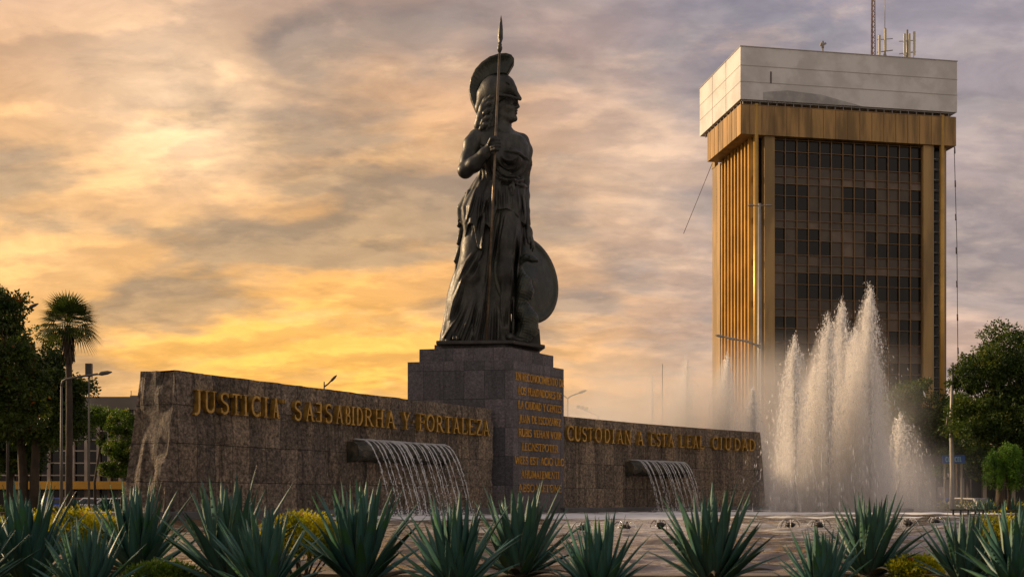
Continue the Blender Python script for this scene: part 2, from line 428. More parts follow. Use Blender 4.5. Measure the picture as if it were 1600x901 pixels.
# ---- incised capitals drawn as strokes (unit height); each stroke: thickness, points
def arc(cx, cy_, rx, ry, a0, a1, n=14):
    return [(cx+rx*math.cos(math.radians(a0+(a1-a0)*i/n)), cy_+ry*math.sin(math.radians(a0+(a1-a0)*i/n))) for i in range(n+1)]
TK, TN, SF = 0.125, 0.07, 0.05
def ser(x, y, w=0.26): return (SF, [(x-w/2, y), (x+w/2, y)])
GL = {
 'I': (0.30, [(TK, [(.15, 0), (.15, 1)]), ser(.15, .02), ser(.15, .98)]),
 'J': (0.36, [(TK, [(.24, 1), (.24, .1), (.20, -.06), (.10, -.14), (.0, -.12)]), ser(.24, .98)]),
 'U': (0.70, [(TK, [(.13, 1), (.13, .28)]+arc(.36, .27, .23, .25, 180, 360)[1:]), (TN, [(.59, .27), (.59, 1)]), ser(.13, .98), ser(.59, .98, .22)]),
 'S': (0.50, [(.11, arc(.26, .75, .18, .22, 30, 250, 12)+arc(.24, .26, .19, .24, 70, -150, 14)), (SF, [(.42, .98), (.42, .76)]), (SF, [(.06, .02), (.06, .26)])]),
 'T': (0.62, [(TK, [(.31, 0), (.31, 1)]), (TN, [(.02, .965), (.60, .965)]), ser(.31, .02), (SF, [(.03, .98), (.03, .80)]), (SF, [(.59, .98), (.59, .80)])]),
 'C': (0.66, [(.12, arc(.38, .5, .32, .47, 50, 310, 20)), (SF, [(.60, .98), (.60, .74)]), (SF, [(.60, .03), (.60, .24)])]),
 'A': (0.70, [(TK, [(.33, 1), (.60, 0)]), (TN, [(.35, .98), (.10, 0)]), (TN, [(.18, .33), (.50, .33)]), ser(.10, .02, .2), ser(.61, .02, .22)]),
 'B': (0.54, [(TK, [(.13, 0), (.13, 1)]), (.10, [(.13, .96), (.28, .96)]+arc(.28, .75, .16, .21, 90, -90, 8)+[(.13, .54)]), (.10, [(.13, .50), (.30, .50)]+arc(.30, .27, .19, .23, 90, -90, 8)+[(.13, .04)]), ser(.10, .02, .18), ser(.10, .98, .18)]),
 'D': (0.68, [(TK, [(.13, 0), (.13, 1)]), (.11, [(.13, .96), (.28, .96)]+arc(.28, .5, .34, .46, 90, -90, 14)+[(.13, .04)]), ser(.10, .02, .18), ser(.10, .98, .18)]),
 'R': (0.60, [(TK, [(.13, 0), (.13, 1)]), (.10, [(.13, .96), (.28, .96)]+arc(.28, .73, .18, .23, 90, -90, 8)+[(.13, .50)]), (TK, [(.28, .50), (.56, .0)]), ser(.13, .02), ser(.10, .98, .18), ser(.57, .02, .14)]),
 'H': (0.66, [(TK, [(.13, 0), (.13, 1)]), (TK, [(.53, 0), (.53, 1)]), (TN, [(.13, .5), (.53, .5)]), ser(.13, .02, .22), ser(.53, .02, .22), ser(.13, .98, .22), ser(.53, .98, .22)]),
 'Y': (0.64, [(TK, [(.32, 0), (.32, .45)]), (TK, [(.32, .45), (.08, .98)]), (TN, [(.32, .45), (.57, .98)]), ser(.32, .02), ser(.08, .98, .2), ser(.57, .98, .18)]),
 'F': (0.48, [(TK, [(.13, 0), (.13, 1)]), (TN, [(.13, .965), (.45, .965)]), (TN, [(.13, .52), (.36, .52)]), ser(.13, .02), ser(.10, .98, .18), (SF, [(.44, .98), (.44, .80)]), (SF, [(.36, .62), (.36, .42)])]),
 'E': (0.50, [(TK, [(.13, 0), (.13, 1)]), (TN, [(.13, .965), (.45, .965)]), (TN, [(.13, .52), (.38, .52)]), (TN, [(.13, .035), (.48, .035)]), ser(.10, .02, .18), ser(.10, .98, .18), (SF, [(.44, .98), (.44, .80)]), (SF, [(.47, .02), (.47, .22)])]),
 'L': (0.50, [(TK, [(.13, 0), (.13, 1)]), (TN, [(.13, .035), (.48, .035)]), ser(.10, .02, .18), ser(.13, .98), (SF, [(.47, .02), (.47, .24)])]),
 'O': (0.76, [(.115, arc(.38, .5, .31, .47, 0, 360, 24))]),
 'Z': (0.58, [(TN, [(.08, .965), (.52, .965)]), (TK, [(.50, .95), (.09, .05)]), (TN, [(.06, .035), (.55, .035)]), (SF, [(.08, .98), (.08, .80)]), (SF, [(.54, .02), (.54, .22)])]),
 'N': (0.72, [(TN, [(.13, 0), (.13, 1)]), (TK, [(.12, .98), (.58, .02)]), (TN, [(.59, 0), (.59, 1)]), ser(.12, .02, .2), ser(.09, .98, .18), ser(.59, .98, .2)]),
 'G': (0.70, [(.12, arc(.38, .5, .32, .47, 50, 300, 20)), (TN, [(.60, .02), (.60, .42)]), (SF, [(.48, .42), (.68, .42)])]),
 'M': (0.82, [(TN, [(.12, 0), (.14, 1)]), (TK, [(.14, .98), (.41, .1)]), (TN, [(.41, .1), (.66, .98)]), (TK, [(.67, 1), (.70, 0)])]),
 'P': (0.52, [(TK, [(.13, 0), (.13, 1)]), (.10, [(.13, .96), (.28, .96)]+arc(.28, .72, .18, .24, 90, -90, 8)+[(.13, .48)]), ser(.13, .02), ser(.10, .98, .18)]),
 'V': (0.66, [(TK, [(.08, 1), (.33, 0)]), (TN, [(.33, 0), (.58, 1)])]),
 'W': (0.9, [(TK, [(.06, 1), (.25, 0)]), (TN, [(.25, 0), (.45, .9)]), (TK, [(.45, .9), (.63, 0)]), (TN, [(.63, 0), (.84, 1)])]),
 '3': (0.50, [(TK, [(.37, 0), (.37, 1)]), (TN, [(.05, .965), (.37, .965)]), (TN, [(.12, .52), (.37, .52)]), (TN, [(.02, .035), (.37, .035)]), (SF, [(.04, .02), (.04, .2)])]),
 "'": (0.16, [(.09, [(.08, .97), (.07, .80)])]),
 '.': (0.2, [(.11, [(.10, .44), (.10, .55)])]),
 ' ': (0.35, []),
}
def glyph(mb, ch, origin, ux, uz, nrm, h, wscale=1.0, depth=0.05, bold=1.0, lift=0.0):
    """extruded strokes standing proud of the face"""
    w, strokes = GL[ch]
    for si_, (th, pts) in enumerate(strokes):
        th *= bold
        P = [Vector((p[0]*wscale, p[1])) for p in pts]
        n = len(P); L_, R_ = [], []
        for i in range(n):
            d = (P[min(i+1, n-1)]-P[max(i-1, 0)])
            d = d.normalized() if d.length > 1e-9 else Vector((0, 1))
            q = Vector((-d.y, d.x))*th/2
            L_.append(P[i]+q); R_.append(P[i]-q)
        dep = depth*(1.0+0.06*si_)
        def W3(p, dd): return origin+ux*((p.x)*h)+uz*(p.y*h)+nrm*dd
        vs_ = []
        for i in range(n):
            vs_ += [W3(L_[i], dep), W3(R_[i], dep), W3(L_[i], lift), W3(R_[i], lift)]
        fs_ = []
        for i in range(n-1):
            a = 4*i; b_ = a+4
            fs_ += [(a, b_, b_+1, a+1), (a+2, b_+2, b_, a), (a+1, b_+1, b_+3, a+3)]
        fs_ += [(0, 1, 3, 2), (4*(n-1)+2, 4*(n-1)+3, 4*(n-1)+1, 4*(n-1))]
        mb.add(vs_, fs_)
    return w

UP = Vector((0, 0, 1))
LEFT_TEXT = [('J', 302), ('U', 321), ('S', 343.8), ('T', 361.8), ('I', 376.7), ('C', 392.9), ('I', 408.4), ('A', 424), ("'", 435), ("'", 438.5),
             ('S', 458.7), ('A', 477), ('3', 491.5), ('S', 507), ('A', 523.5), ('B', 536.5), ('I', 545), ('D', 555), ('R', 569), ('H', 586), ('A', 604.3),
             ('Y', 628.5), ('.', 640), ('F', 652.5), ('O', 666.5), ('R', 680.4), ('T', 694.4), ('A', 706.9), ('L', 719.3), ('E', 730.4), ('Z', 742.4), ('A', 754)]
RIGHT_TEXT = [('C', 886), ('U', 897.3), ('S', 908), ('T', 917.4), ('O', 929.8), ('D', 943.5), ('I', 953.2), ('A', 963.8), ('N', 975.8), ('A', 995.8),
              ('E', 1014.4), ('S', 1023.8), ('T', 1033), ('A', 1043.7), ('L', 1061), ('E', 1071.7), ('A', 1082.3), ('L', 1091.7), ('C', 1113), ('I', 1122.3),
              ('U', 1133), ('D', 1147.6), ('A', 1159.6), ('D', 1171)]
def wall_text(items, parent, h, top):
    mb = MB()
    for i, (ch, px) in enumerate(items):
        x = x_of_px(px); P, T, N = wall_frame(x)
        w = GL[ch][0]
        nb = min([abs(px-q[1]) for k, q in enumerate(items) if k != i])
        wid = nb*P.y/F/max(0.3, abs(T.x-T.y*x/P.y))      # room along the wall
        ws = min(1.25, max(0.65, 0.92*wid/(w*h)))
        o = P-T*(w*ws*h/2)+UP*(WT-top-h)+N*0.06
        glyph(mb, ch, o, T, UP, N, h, ws, 0.11, 0.98, -0.05)
    return mb.build('lettering', M_GOLD, parent)

# ---- the monument
def spout(name, pxa, pxb, ztop, hgt, proj, parent):
    """rounded stone lip that sticks out of the wall; returns lip line for the falling water"""
    xa, xb = x_of_px(pxa), x_of_px(pxb)
    mb = MB(); n = 48; prof = []; rj = np.random.default_rng(int(pxa))
    for k in range(9):
        a = PI/2*k/8
        prof.append((proj-0.30+0.30*math.sin(a), ztop-0.30+0.30*math.cos(a)))
    prof += [(proj-0.01, ztop-hgt*0.6), (proj-0.05, ztop-hgt*0.72), (proj-0.10, ztop-hgt*0.85), (proj-0.22, ztop-hgt*0.95), (proj-0.45, ztop-hgt*1.02), (proj-0.6, ztop-hgt*1.08), (-0.1, ztop-hgt*1.2), (-0.1, ztop+0.0)]
    rows = []
    lip = []
    for i in range(n+1):
        x = xa+(xb-xa)*i/n; P, T, N = wall_frame(x)
        e = min(i, n-i)/n; rr = 1.0 if 0.05 < e else 0.86
        row = [P+N*(d*rr+(rj.normal(0, 0.022) if k_ > 6 else rj.normal(0, 0.006)))+UP*(z-(1-rr)*0.3+(rj.normal(0, 0.02) if k_ > 6 else rj.normal(0, 0.004))) for k_, (d, z) in enumerate(prof)]
        rows.append(row); lip.append(P+N*(proj-0.20)*rr+UP*(ztop+0.015))
    m = len(prof); vs_ = [p for r_ in rows for p in r_]
    fs_ = [(i*m+k, (i+1)*m+k, (i+1)*m+(k+1) % m, i*m+(k+1) % m) for i in range(n) for k in range(m)]
    fs_ += [tuple(range(m)), tuple(n*m+k for k in range(m-1, -1, -1))]
    mb.add(vs_, fs_, 0, False)
    mb.build(name, M_SPOUT, parent)
    return lip, (xa, xb)
M_SPOUT = material('mossy_wet_stone', (0.075, 0.060, 0.040), 0.5, vscale=3.2, color2=(0.018, 0.02, 0.012), bump=4, bscale=5)

wl = empty('memorial_wall', (x_of_px(500), 35.0, -0.8))
tag(wl, 'long weathered stone wall in front of the statue pedestal, its taller end at the left, lettered in gold', 'wall')
wr = empty('memorial_wall', (7, 52.0, -0.8))
tag(wr, 'shorter brown stone wall running from the pedestal towards the tall jets, gold words CUSTODIAN A ESTA LEAL CIUDAD', 'wall')
XL0, XL1, XR0, XR1 = -8.31, -0.72, 1.60, 11.75
def shift_children(root):
    """meshes were made in world coordinates: keep them there under a root that stands elsewhere"""
    inv = Matrix.Translation(root.location).inverted()
    def down(o):
        for c in o.children:
            if c.parent == root: c.matrix_parent_inverse = inv
    down(root)
build_wall('stone_face', XL0, XL1, 0.55, 0.0, 0.11, 1.15, wl, 11)
build_wall('stone_face', XR0, XR1, 0.0, 0.34, 0.035, 1.0, wr, 23)
wall_text(LEFT_TEXT, wl, 0.54, 0.44)
wall_text(RIGHT_TEXT, wr, 0.56, 0.36)
LIP1, XX1 = spout('water_spout', 540, 690, 2.26, 0.58, 0.58, wl)
LIP2, XX2 = spout('water_spout', 975, 1063, 2.10, 0.58, 0.58, wr)
def ledge(xa, xb, out, back, z1, parent, ext_a=0.0, ext_b=0.0):
    mb = MB(); n = 24; A = []; B = []
    for i in range(n+1):
        x = xa+(xb-xa)*i/n; P, T, N = wall_frame(x)
        e = (-ext_a if i == 0 else 0)+(ext_b if i == n else 0)
        A.append(P+N*out+T*e); B.append(P-N*back+T*e)
    poly = [(p.x, p.y) for p in A]+[(p.x, p.y) for p in reversed(B)]
    m = len(A); vs_ = []
    for z in (-0.6, z1):
        vs_ += [Vector((p.x, p.y, z)) for p in A]+[Vector((p.x, p.y, z)) for p in B]
    fs_ = []
    for i in range(m-1):
        fs_ += [(i, i+1, 2*m+i+1, 2*m+i), (2*m+i, 2*m+i+1, 3*m+i+1, 3*m+i), (m+i+1, m+i, 3*m+i, 3*m+i+1)]
    fs_ += [(0, 2*m, 3*m, m), (m-1, 2*m-1, 4*m-1, 3*m-1)]
    mb.add(vs_, fs_)
    mb.build('base_ledge', M_LEDGE, parent, bevel=0.02)
ledge(XL0, XL1, 0.48, 1.6, 0.22, wl, 1.2, 0)
ledge(XR0, XR1, 0.48, 1.4, 0.20, wr, 0, 0.9)
shift_children(wl); shift_children(wr)

# ---- pedestal
PA, PB, PC, PD = Vector((-3.75, 42.65)), Vector((0.05, 42.0)), Vector((1.96, 44.96)), Vector((-1.75, 46.6))
pc = (PA+PB+PC+PD)/4
ped = empty('pedestal', (pc.x, pc.y, -0.8))
tag(ped, 'tall dark grey slab pedestal under the bronze statue, nine lines of small gold text', 'pedestal')
def ped_block(name, inset, z0, z1, parent, mat, lean=0.0, uo=0.0):
    pts = [PA, PB, PC, PD]
    q = []
    for i in range(4):
        a = (pts[i]-pts[i-1]).normalized(); b_ = (pts[(i+1) % 4]-pts[i]).normalized()
        n1 = Vector((-a.y, a.x)); n2 = Vector((-b_.y, b_.x))
        bis = (n1+n2); bis = bis/bis.dot(n1) if abs(bis.dot(n1)) > 1e-6 else n1
        q.append(pts[i]+bis*inset)
    V, U, Fc = [], [], []
    run = uo
    for i in range(4):
        a, b_ = q[i], q[(i+1) % 4]; L = (b_-a).length; k = len(V)
        V += [(a.x, a.y, z0), (b_.x, b_.y, z0), (b_.x, b_.y, z1), (a.x, a.y, z1)]
        U += [(run, z0), (run+L, z0), (run+L, z1), (run, z1)]; Fc.append((k, k+1, k+2, k+3)); run += L+5.3
    k = len(V); V += [(p.x, p.y, z1) for p in q]; U += [(p.x, p.y) for p in q]; Fc.append((k, k+1, k+2, k+3))
    return fast_mesh(name, V, Fc, mat, parent, uv=U), q
_, qmain = ped_block('main_block', 0.0, -0.6, 5.44, ped, M_PED, uo=0.15)
ped_block('upper_step', 0.27, 5.44, 5.93, ped, M_PED, uo=3.2)
ped_block('top_slab', 0.62, 5.93, 6.12, ped, M_PED, uo=5.9)
M_DARKB = material('bronze_plinth', (0.05, 0.045, 0.04), 0.5, metal=0.5, var=0.4, vscale=2)
ped_block('foot_ledge', -0.12, -0.6, 0.14, ped, M_LEDGE)
LINES = ["EN RECONOCIMIENTO DE", "LOS FUNDADORES DE", "LA CIUDAD Y GENTES", "JUAN DE ESCOZAREZ", "RUBIS VEHAN VOIR", "LEGNSTPOTER", "WEES EST ACIO ULO", "AHUMALEMENTI", "ABSOALETONE"]
def ped_text():
    A3 = Vector((PB.x, PB.y, 0)); D3 = (Vector((PC.x, PC.y, 0))-A3); L = D3.length; U_ = D3.normalized(); N = Vector((U_.y, -U_.x, 0))
    widths = [0.95, 0.86, 0.86, 0.83, 0.85, 0.72, 0.98, 0.76, 0.86]
    for r, (txt, wf) in enumerate(zip(LINES, widths)):
        mb = MB()
        z = CZ+(HZ-(581+r*21.9))*42.0/F-0.26
        h = 0.27
        tot = sum(GL[c][0] for c in txt)
        ws = L*wf/(tot*h)
        u = L*(0.5-wf/2)+0.03
        for c in txt:
            o = A3+U_*u+UP*z+N*0.004
            glyph(mb, c, o, U_, UP, N, h, ws, 0.03, 1.15, -0.004)
            u += GL[c][0]*ws*h
        mb.build('lettering', M_GOLD_OLD, ped)
ped_text()
shift_children(ped)
# ------------------------------------------------------------------ bronze statue, modelled as distance fields in units of one photo pixel
SY = 43.7; SS = SY/F; SZ0 = CZ+(HZ-538.5)*SS; SX0 = (770-800)*SS
def PR(px, py, y=0.0): return np.array([px-770.0, y, 538.5-py])
def P3(px, py, y=0.0):
    k = 1+y*SS/SY                      # parts nearer than the statue's axis are a little smaller than they look
    return np.array([(px-800.0)*k+30.0, y, (HZ-py)*k-(HZ-538.5)])
class Field:
    def __init__(s, lo, hi, step):
        s.lo = np.array(lo, float); s.h = step
        s.n = np.ceil((np.array(hi, float)-s.lo)/step).astype(int)+1
        s.ax = [s.lo[i]+step*np.arange(s.n[i]) for i in range(3)]
        s.f = np.full(s.n, 40.0, np.float32)
    def sub(s, lo, hi, pad):
        sl = []
        for i in range(3):
            a = int(max(0, math.floor((lo[i]-pad-s.lo[i])/s.h))); b = int(min(s.n[i], math.ceil((hi[i]+pad-s.lo[i])/s.h)+1))
            if b <= a: return None, (None, None, None)
            sl.append(slice(a, b))
        sl = tuple(sl)
        g = np.meshgrid(*[s.ax[i][sl[i]] for i in range(3)], indexing='ij', sparse=True)
        return sl, g
    def put(s, sl, d, k, op='u'):
        a = s.f[sl]
        if op == 'u':
            if k <= 0: r = np.minimum(a, d)
            else:
                h = np.clip(0.5+0.5*(a-d)/k, 0, 1); r = a*(1-h)+d*h-k*h*(1-h)
        elif op == 'c':      # carve
            dd = -d
            if k <= 0: r = np.maximum(a, dd)
            else:
                h = np.clip(0.5-0.5*(a-dd)/k, 0, 1); r = a*(1-h)+dd*h+k*h*(1-h)
        s.f[sl] = r
    def cap(s, a, b, ra, rb=None, k=3.0, op='u', flat=None):
        a = np.array(a, float); b = np.array(b, float); rb = ra if rb is None else rb
        R = max(ra, rb)
        sl, (x, y, z) = s.sub(np.minimum(a, b)-R, np.maximum(a, b)+R, k+6)
        if sl is None: return
        ab = b-a; L2 = ab.dot(ab)+1e-9
        t = np.clip(((x-a[0])*ab[0]+(y-a[1])*ab[1]+(z-a[2])*ab[2])/L2, 0, 1)
        dx, dy, dz = x-a[0]-t*ab[0], y-a[1]-t*ab[1], z-a[2]-t*ab[2]
        if flat is not None:       # squash along a direction
            fn = np.array(flat[0], float); fn /= np.linalg.norm(fn); q = dx*fn[0]+dy*fn[1]+dz*fn[2]; e = flat[1]-1
            dx, dy, dz = dx+q*fn[0]*e, dy+q*fn[1]*e, dz+q*fn[2]*e
        s.put(sl, np.sqrt(dx*dx+dy*dy+dz*dz)-(ra+t*(rb-ra)), k, op)
    def ell(s, c, r, k=3.0, op='u', rz=0.0, ry=0.0):
        c = np.array(c, float); r = np.array(r, float); R = r.max()
        sl, (x, y, z) = s.sub(c-R, c+R, k+6)
        if sl is None: return
        x, y, z = x-c[0], y-c[1], z-c[2]
        co, si = math.cos(rz), math.sin(rz); x, y = x*co+y*si, -x*si+y*co
        co, si = math.cos(ry), math.sin(ry); x, z = x*co+z*si, -x*si+z*co
        q = np.sqrt((x/r[0])**2+(y/r[1])**2+(z/r[2])**2)
        s.put(sl, (q-1)*r.min()*np.where(q < 1, 1.0, 1.0), k, op)
    def chain(s, pts, rs, k=3.0, op='u', flat=None):
        for i in range(len(pts)-1): s.cap(pts[i], pts[i+1], rs[i], rs[i+1], k, op, flat)
    def mesh(s):
        f = s.f; ins = f < 0
        n = np.array(f.shape)
        occ = np.zeros(tuple(n-1), np.int8)
        for dx in (0, 1):
            for dy in (0, 1):
                for dz in (0, 1):
                    occ += ins[dx:n[0]-1+dx, dy:n[1]-1+dy, dz:n[2]-1+dz]
        mixc = (occ > 0) & (occ < 8); cells = np.argwhere(mixc)
        ids = np.full(mixc.shape, -1, np.int64); ids[mixc] = np.arange(len(cells))
        acc = np.zeros((len(cells), 3)); cnt = np.zeros(len(cells))
        cor = [(a, b, c) for a in (0, 1) for b in (0, 1) for c in (0, 1)]
        for i in range(8):
            for j in range(i+1, 8):
                if sum(abs(cor[i][k]-cor[j][k]) for k in range(3)) != 1: continue
                p = cells+np.array(cor[i]); q = cells+np.array(cor[j])
                fp = f[tuple(p.T)]; fq = f[tuple(q.T)]; m = (fp < 0) != (fq < 0)
                t = np.where(m, fp/(fp-fq+1e-12), 0)[:, None]
                acc += np.where(m[:, None], p+(q-p)*t, 0); cnt += m
        V = s.lo+s.h*(acc/cnt[:, None])
        quads = []
        for ax in range(3):
            a1, a2 = [(1, 2), (2, 0), (0, 1)][ax]
            sl0 = [slice(1, -1)]*3; sl0[ax] = slice(0, -1); sl1 = list(sl0); sl1[ax] = slice(1, None)
            A, B = ins[tuple(sl0)], ins[tuple(sl1)]
            for cond, flip in ((A & ~B, False), (~A & B, True)):
                e = np.argwhere(cond)
                if not len(e): continue
                off = np.array([1, 1, 1]); off[ax] = 0; e = e+off
                d1 = np.zeros(3, int); d1[a1] = 1; d2 = np.zeros(3, int); d2[a2] = 1
                c = [ids[tuple((e-d1-d2).T)], ids[tuple((e-d2).T)], ids[tuple(e.T)], ids[tuple((e-d1).T)]]
                q = np.stack(c, -1)
                if flip: q = q[:, ::-1]
                quads.append(q)
        Q = np.concatenate(quads); Q = Q[(Q >= 0).all(1)]
        return V, Q
def interp(z, tab):
    t = sorted(tab); return np.interp(z, [a for a, _ in t], [b for _, b in t])
def polydist(x, z, pts):
    d = None
    for (ax, az), (bx, bz) in zip(pts[:-1], pts[1:]):
        ux, uz = bx-ax, bz-az; L = ux*ux+uz*uz+1e-9
        t = np.clip(((x-ax)*ux+(z-az)*uz)/L, 0, 1)
        q = np.sqrt((x-ax-t*ux)**2+(z-az-t*uz)**2)
        d = q if d is None else np.minimum(d, q)
    return d
def zz(py): return 538.5-py

def lineparam(x, z, pts):
    """0..1 position of the nearest point along the drawn line"""
    best = np.full(x.shape, 1e9); par = np.zeros(x.shape); seg = [math.hypot(b[0]-a[0], b[1]-a[1]) for a, b in zip(pts[:-1], pts[1:])]
    tot = sum(seg)+1e-9; run = 0.0
    for (ax, az), (bx, bz), L_ in zip(pts[:-1], pts[1:], seg):
        ux, uz = bx-ax, bz-az; t = np.clip(((x-ax)*ux+(z-az)*uz)/(L_*L_+1e-9), 0, 1)
        q = np.hypot(x-ax-t*ux, z-az-t*uz); m = q < best
        best = np.where(m, q, best); par = np.where(m, (run+t*L_)/tot, par); run += L_
    return par
def relief(fld, lines, zlo, zhi, yfun, back=0.5):
    """folds: ridges (+) and grooves (-) along drawn lines, on the side the line belongs to"""
    sl, (x, y, z) = fld.sub((fld.lo[0], fld.lo[1], zlo), (fld.lo[0]+fld.h*fld.n[0], fld.lo[1]+fld.h*fld.n[1], zhi), 0)
    X = x[:, 0, :] if x.shape[2] > 1 else np.broadcast_to(x[:, 0, 0][:, None], (x.shape[0], z.shape[2])).copy()
    Z = np.broadcast_to(z[0, 0, :][None, :], X.shape)
    X = (X-30)/0.985+30; Z = (Z+241.5)/0.985-241.5
    acc = np.zeros(X.shape, np.float32)
    for w, dep, pts in lines:
        q = polydist(X, Z, [(p[0]-770.0, zz(p[1])) for p in pts])
        s_ = lineparam(X, Z, [(p[0]-770.0, zz(p[1])) for p in pts]); low = pts[-1][1] > 525
        tp = np.minimum(1.0, s_/0.45)**0.8*(1.0 if low else np.minimum(1.0, (1-s_)/0.3)**0.8)
        acc += dep*tp*np.exp(-(q/(w*(0.75+0.45*s_)))**2)
    fld.f[sl] -= acc[:, None, :]*np.where(y < yfun, 1.0, back)

def to_obj(fld, name, mat, parent, keep=None):
    V, Q = fld.mesh()
    V = V*SS+np.array([0, 0, 0])
    o = fast_mesh(name, V, Q[:, ::-1] if False else Q, mat, parent, smooth=True)
    return o

def bronze(name, base=(0.031, 0.031, 0.029), hi=(0.075, 0.073, 0.062), rough=0.43):
    m = bpy.data.materials.new(name); m.use_nodes = True
    t = NT(m.node_tree); b = t.n['Principled BSDF']
    ob = t.new('ShaderNodeTexCoord').outputs['Object']
    n = t.noise(t.mapping(ob, (1, 1, 0.45)), 1.6, 8, 0.65)
    c = t.mix(t.smooth(n, 0.4, 0.65), base, hi)
    pat = t.noise(ob, 5.0, 6, 0.7)
    c = t.mix(t.smooth(pat, 0.58, 0.72, 0, 0.55), c, (0.045, 0.07, 0.055))
    t.l.new(c, b.inputs['Base Color']); b.inputs['Metallic'].default_value = 0.45
    t.l.new(t.smooth(pat, 0.3, 0.7, rough-0.06, rough+0.14), b.inputs['Roughness'])
    bn = t.new('ShaderNodeBump'); bn.inputs['Strength'].default_value = 0.35; bn.inputs['Distance'].default_value = 0.03
    t.l.new(t.noise(ob, 9.0, 6, 0.65), bn.inputs['Height']); t.l.new(bn.outputs[0], b.inputs['Normal'])
    return m
M_BR = bronze('dark_bronze')
M_BR2 = bronze('dark_bronze_cloth', (0.026, 0.026, 0.024), (0.066, 0.064, 0.054), 0.45)
M_BRG = bronze('green_bronze', (0.024, 0.027, 0.023), (0.052, 0.056, 0.042), 0.36)
M_SPEAR = material('brass_spear_shaft', (0.19, 0.14, 0.09), 0.38, metal=0.6, var=0.5, vscale=2)

statue = empty('warrior_statue', (SX0, SY, SZ0))
tag(statue, 'dark bronze statue of a helmeted woman with spear and round shield', 'statue')

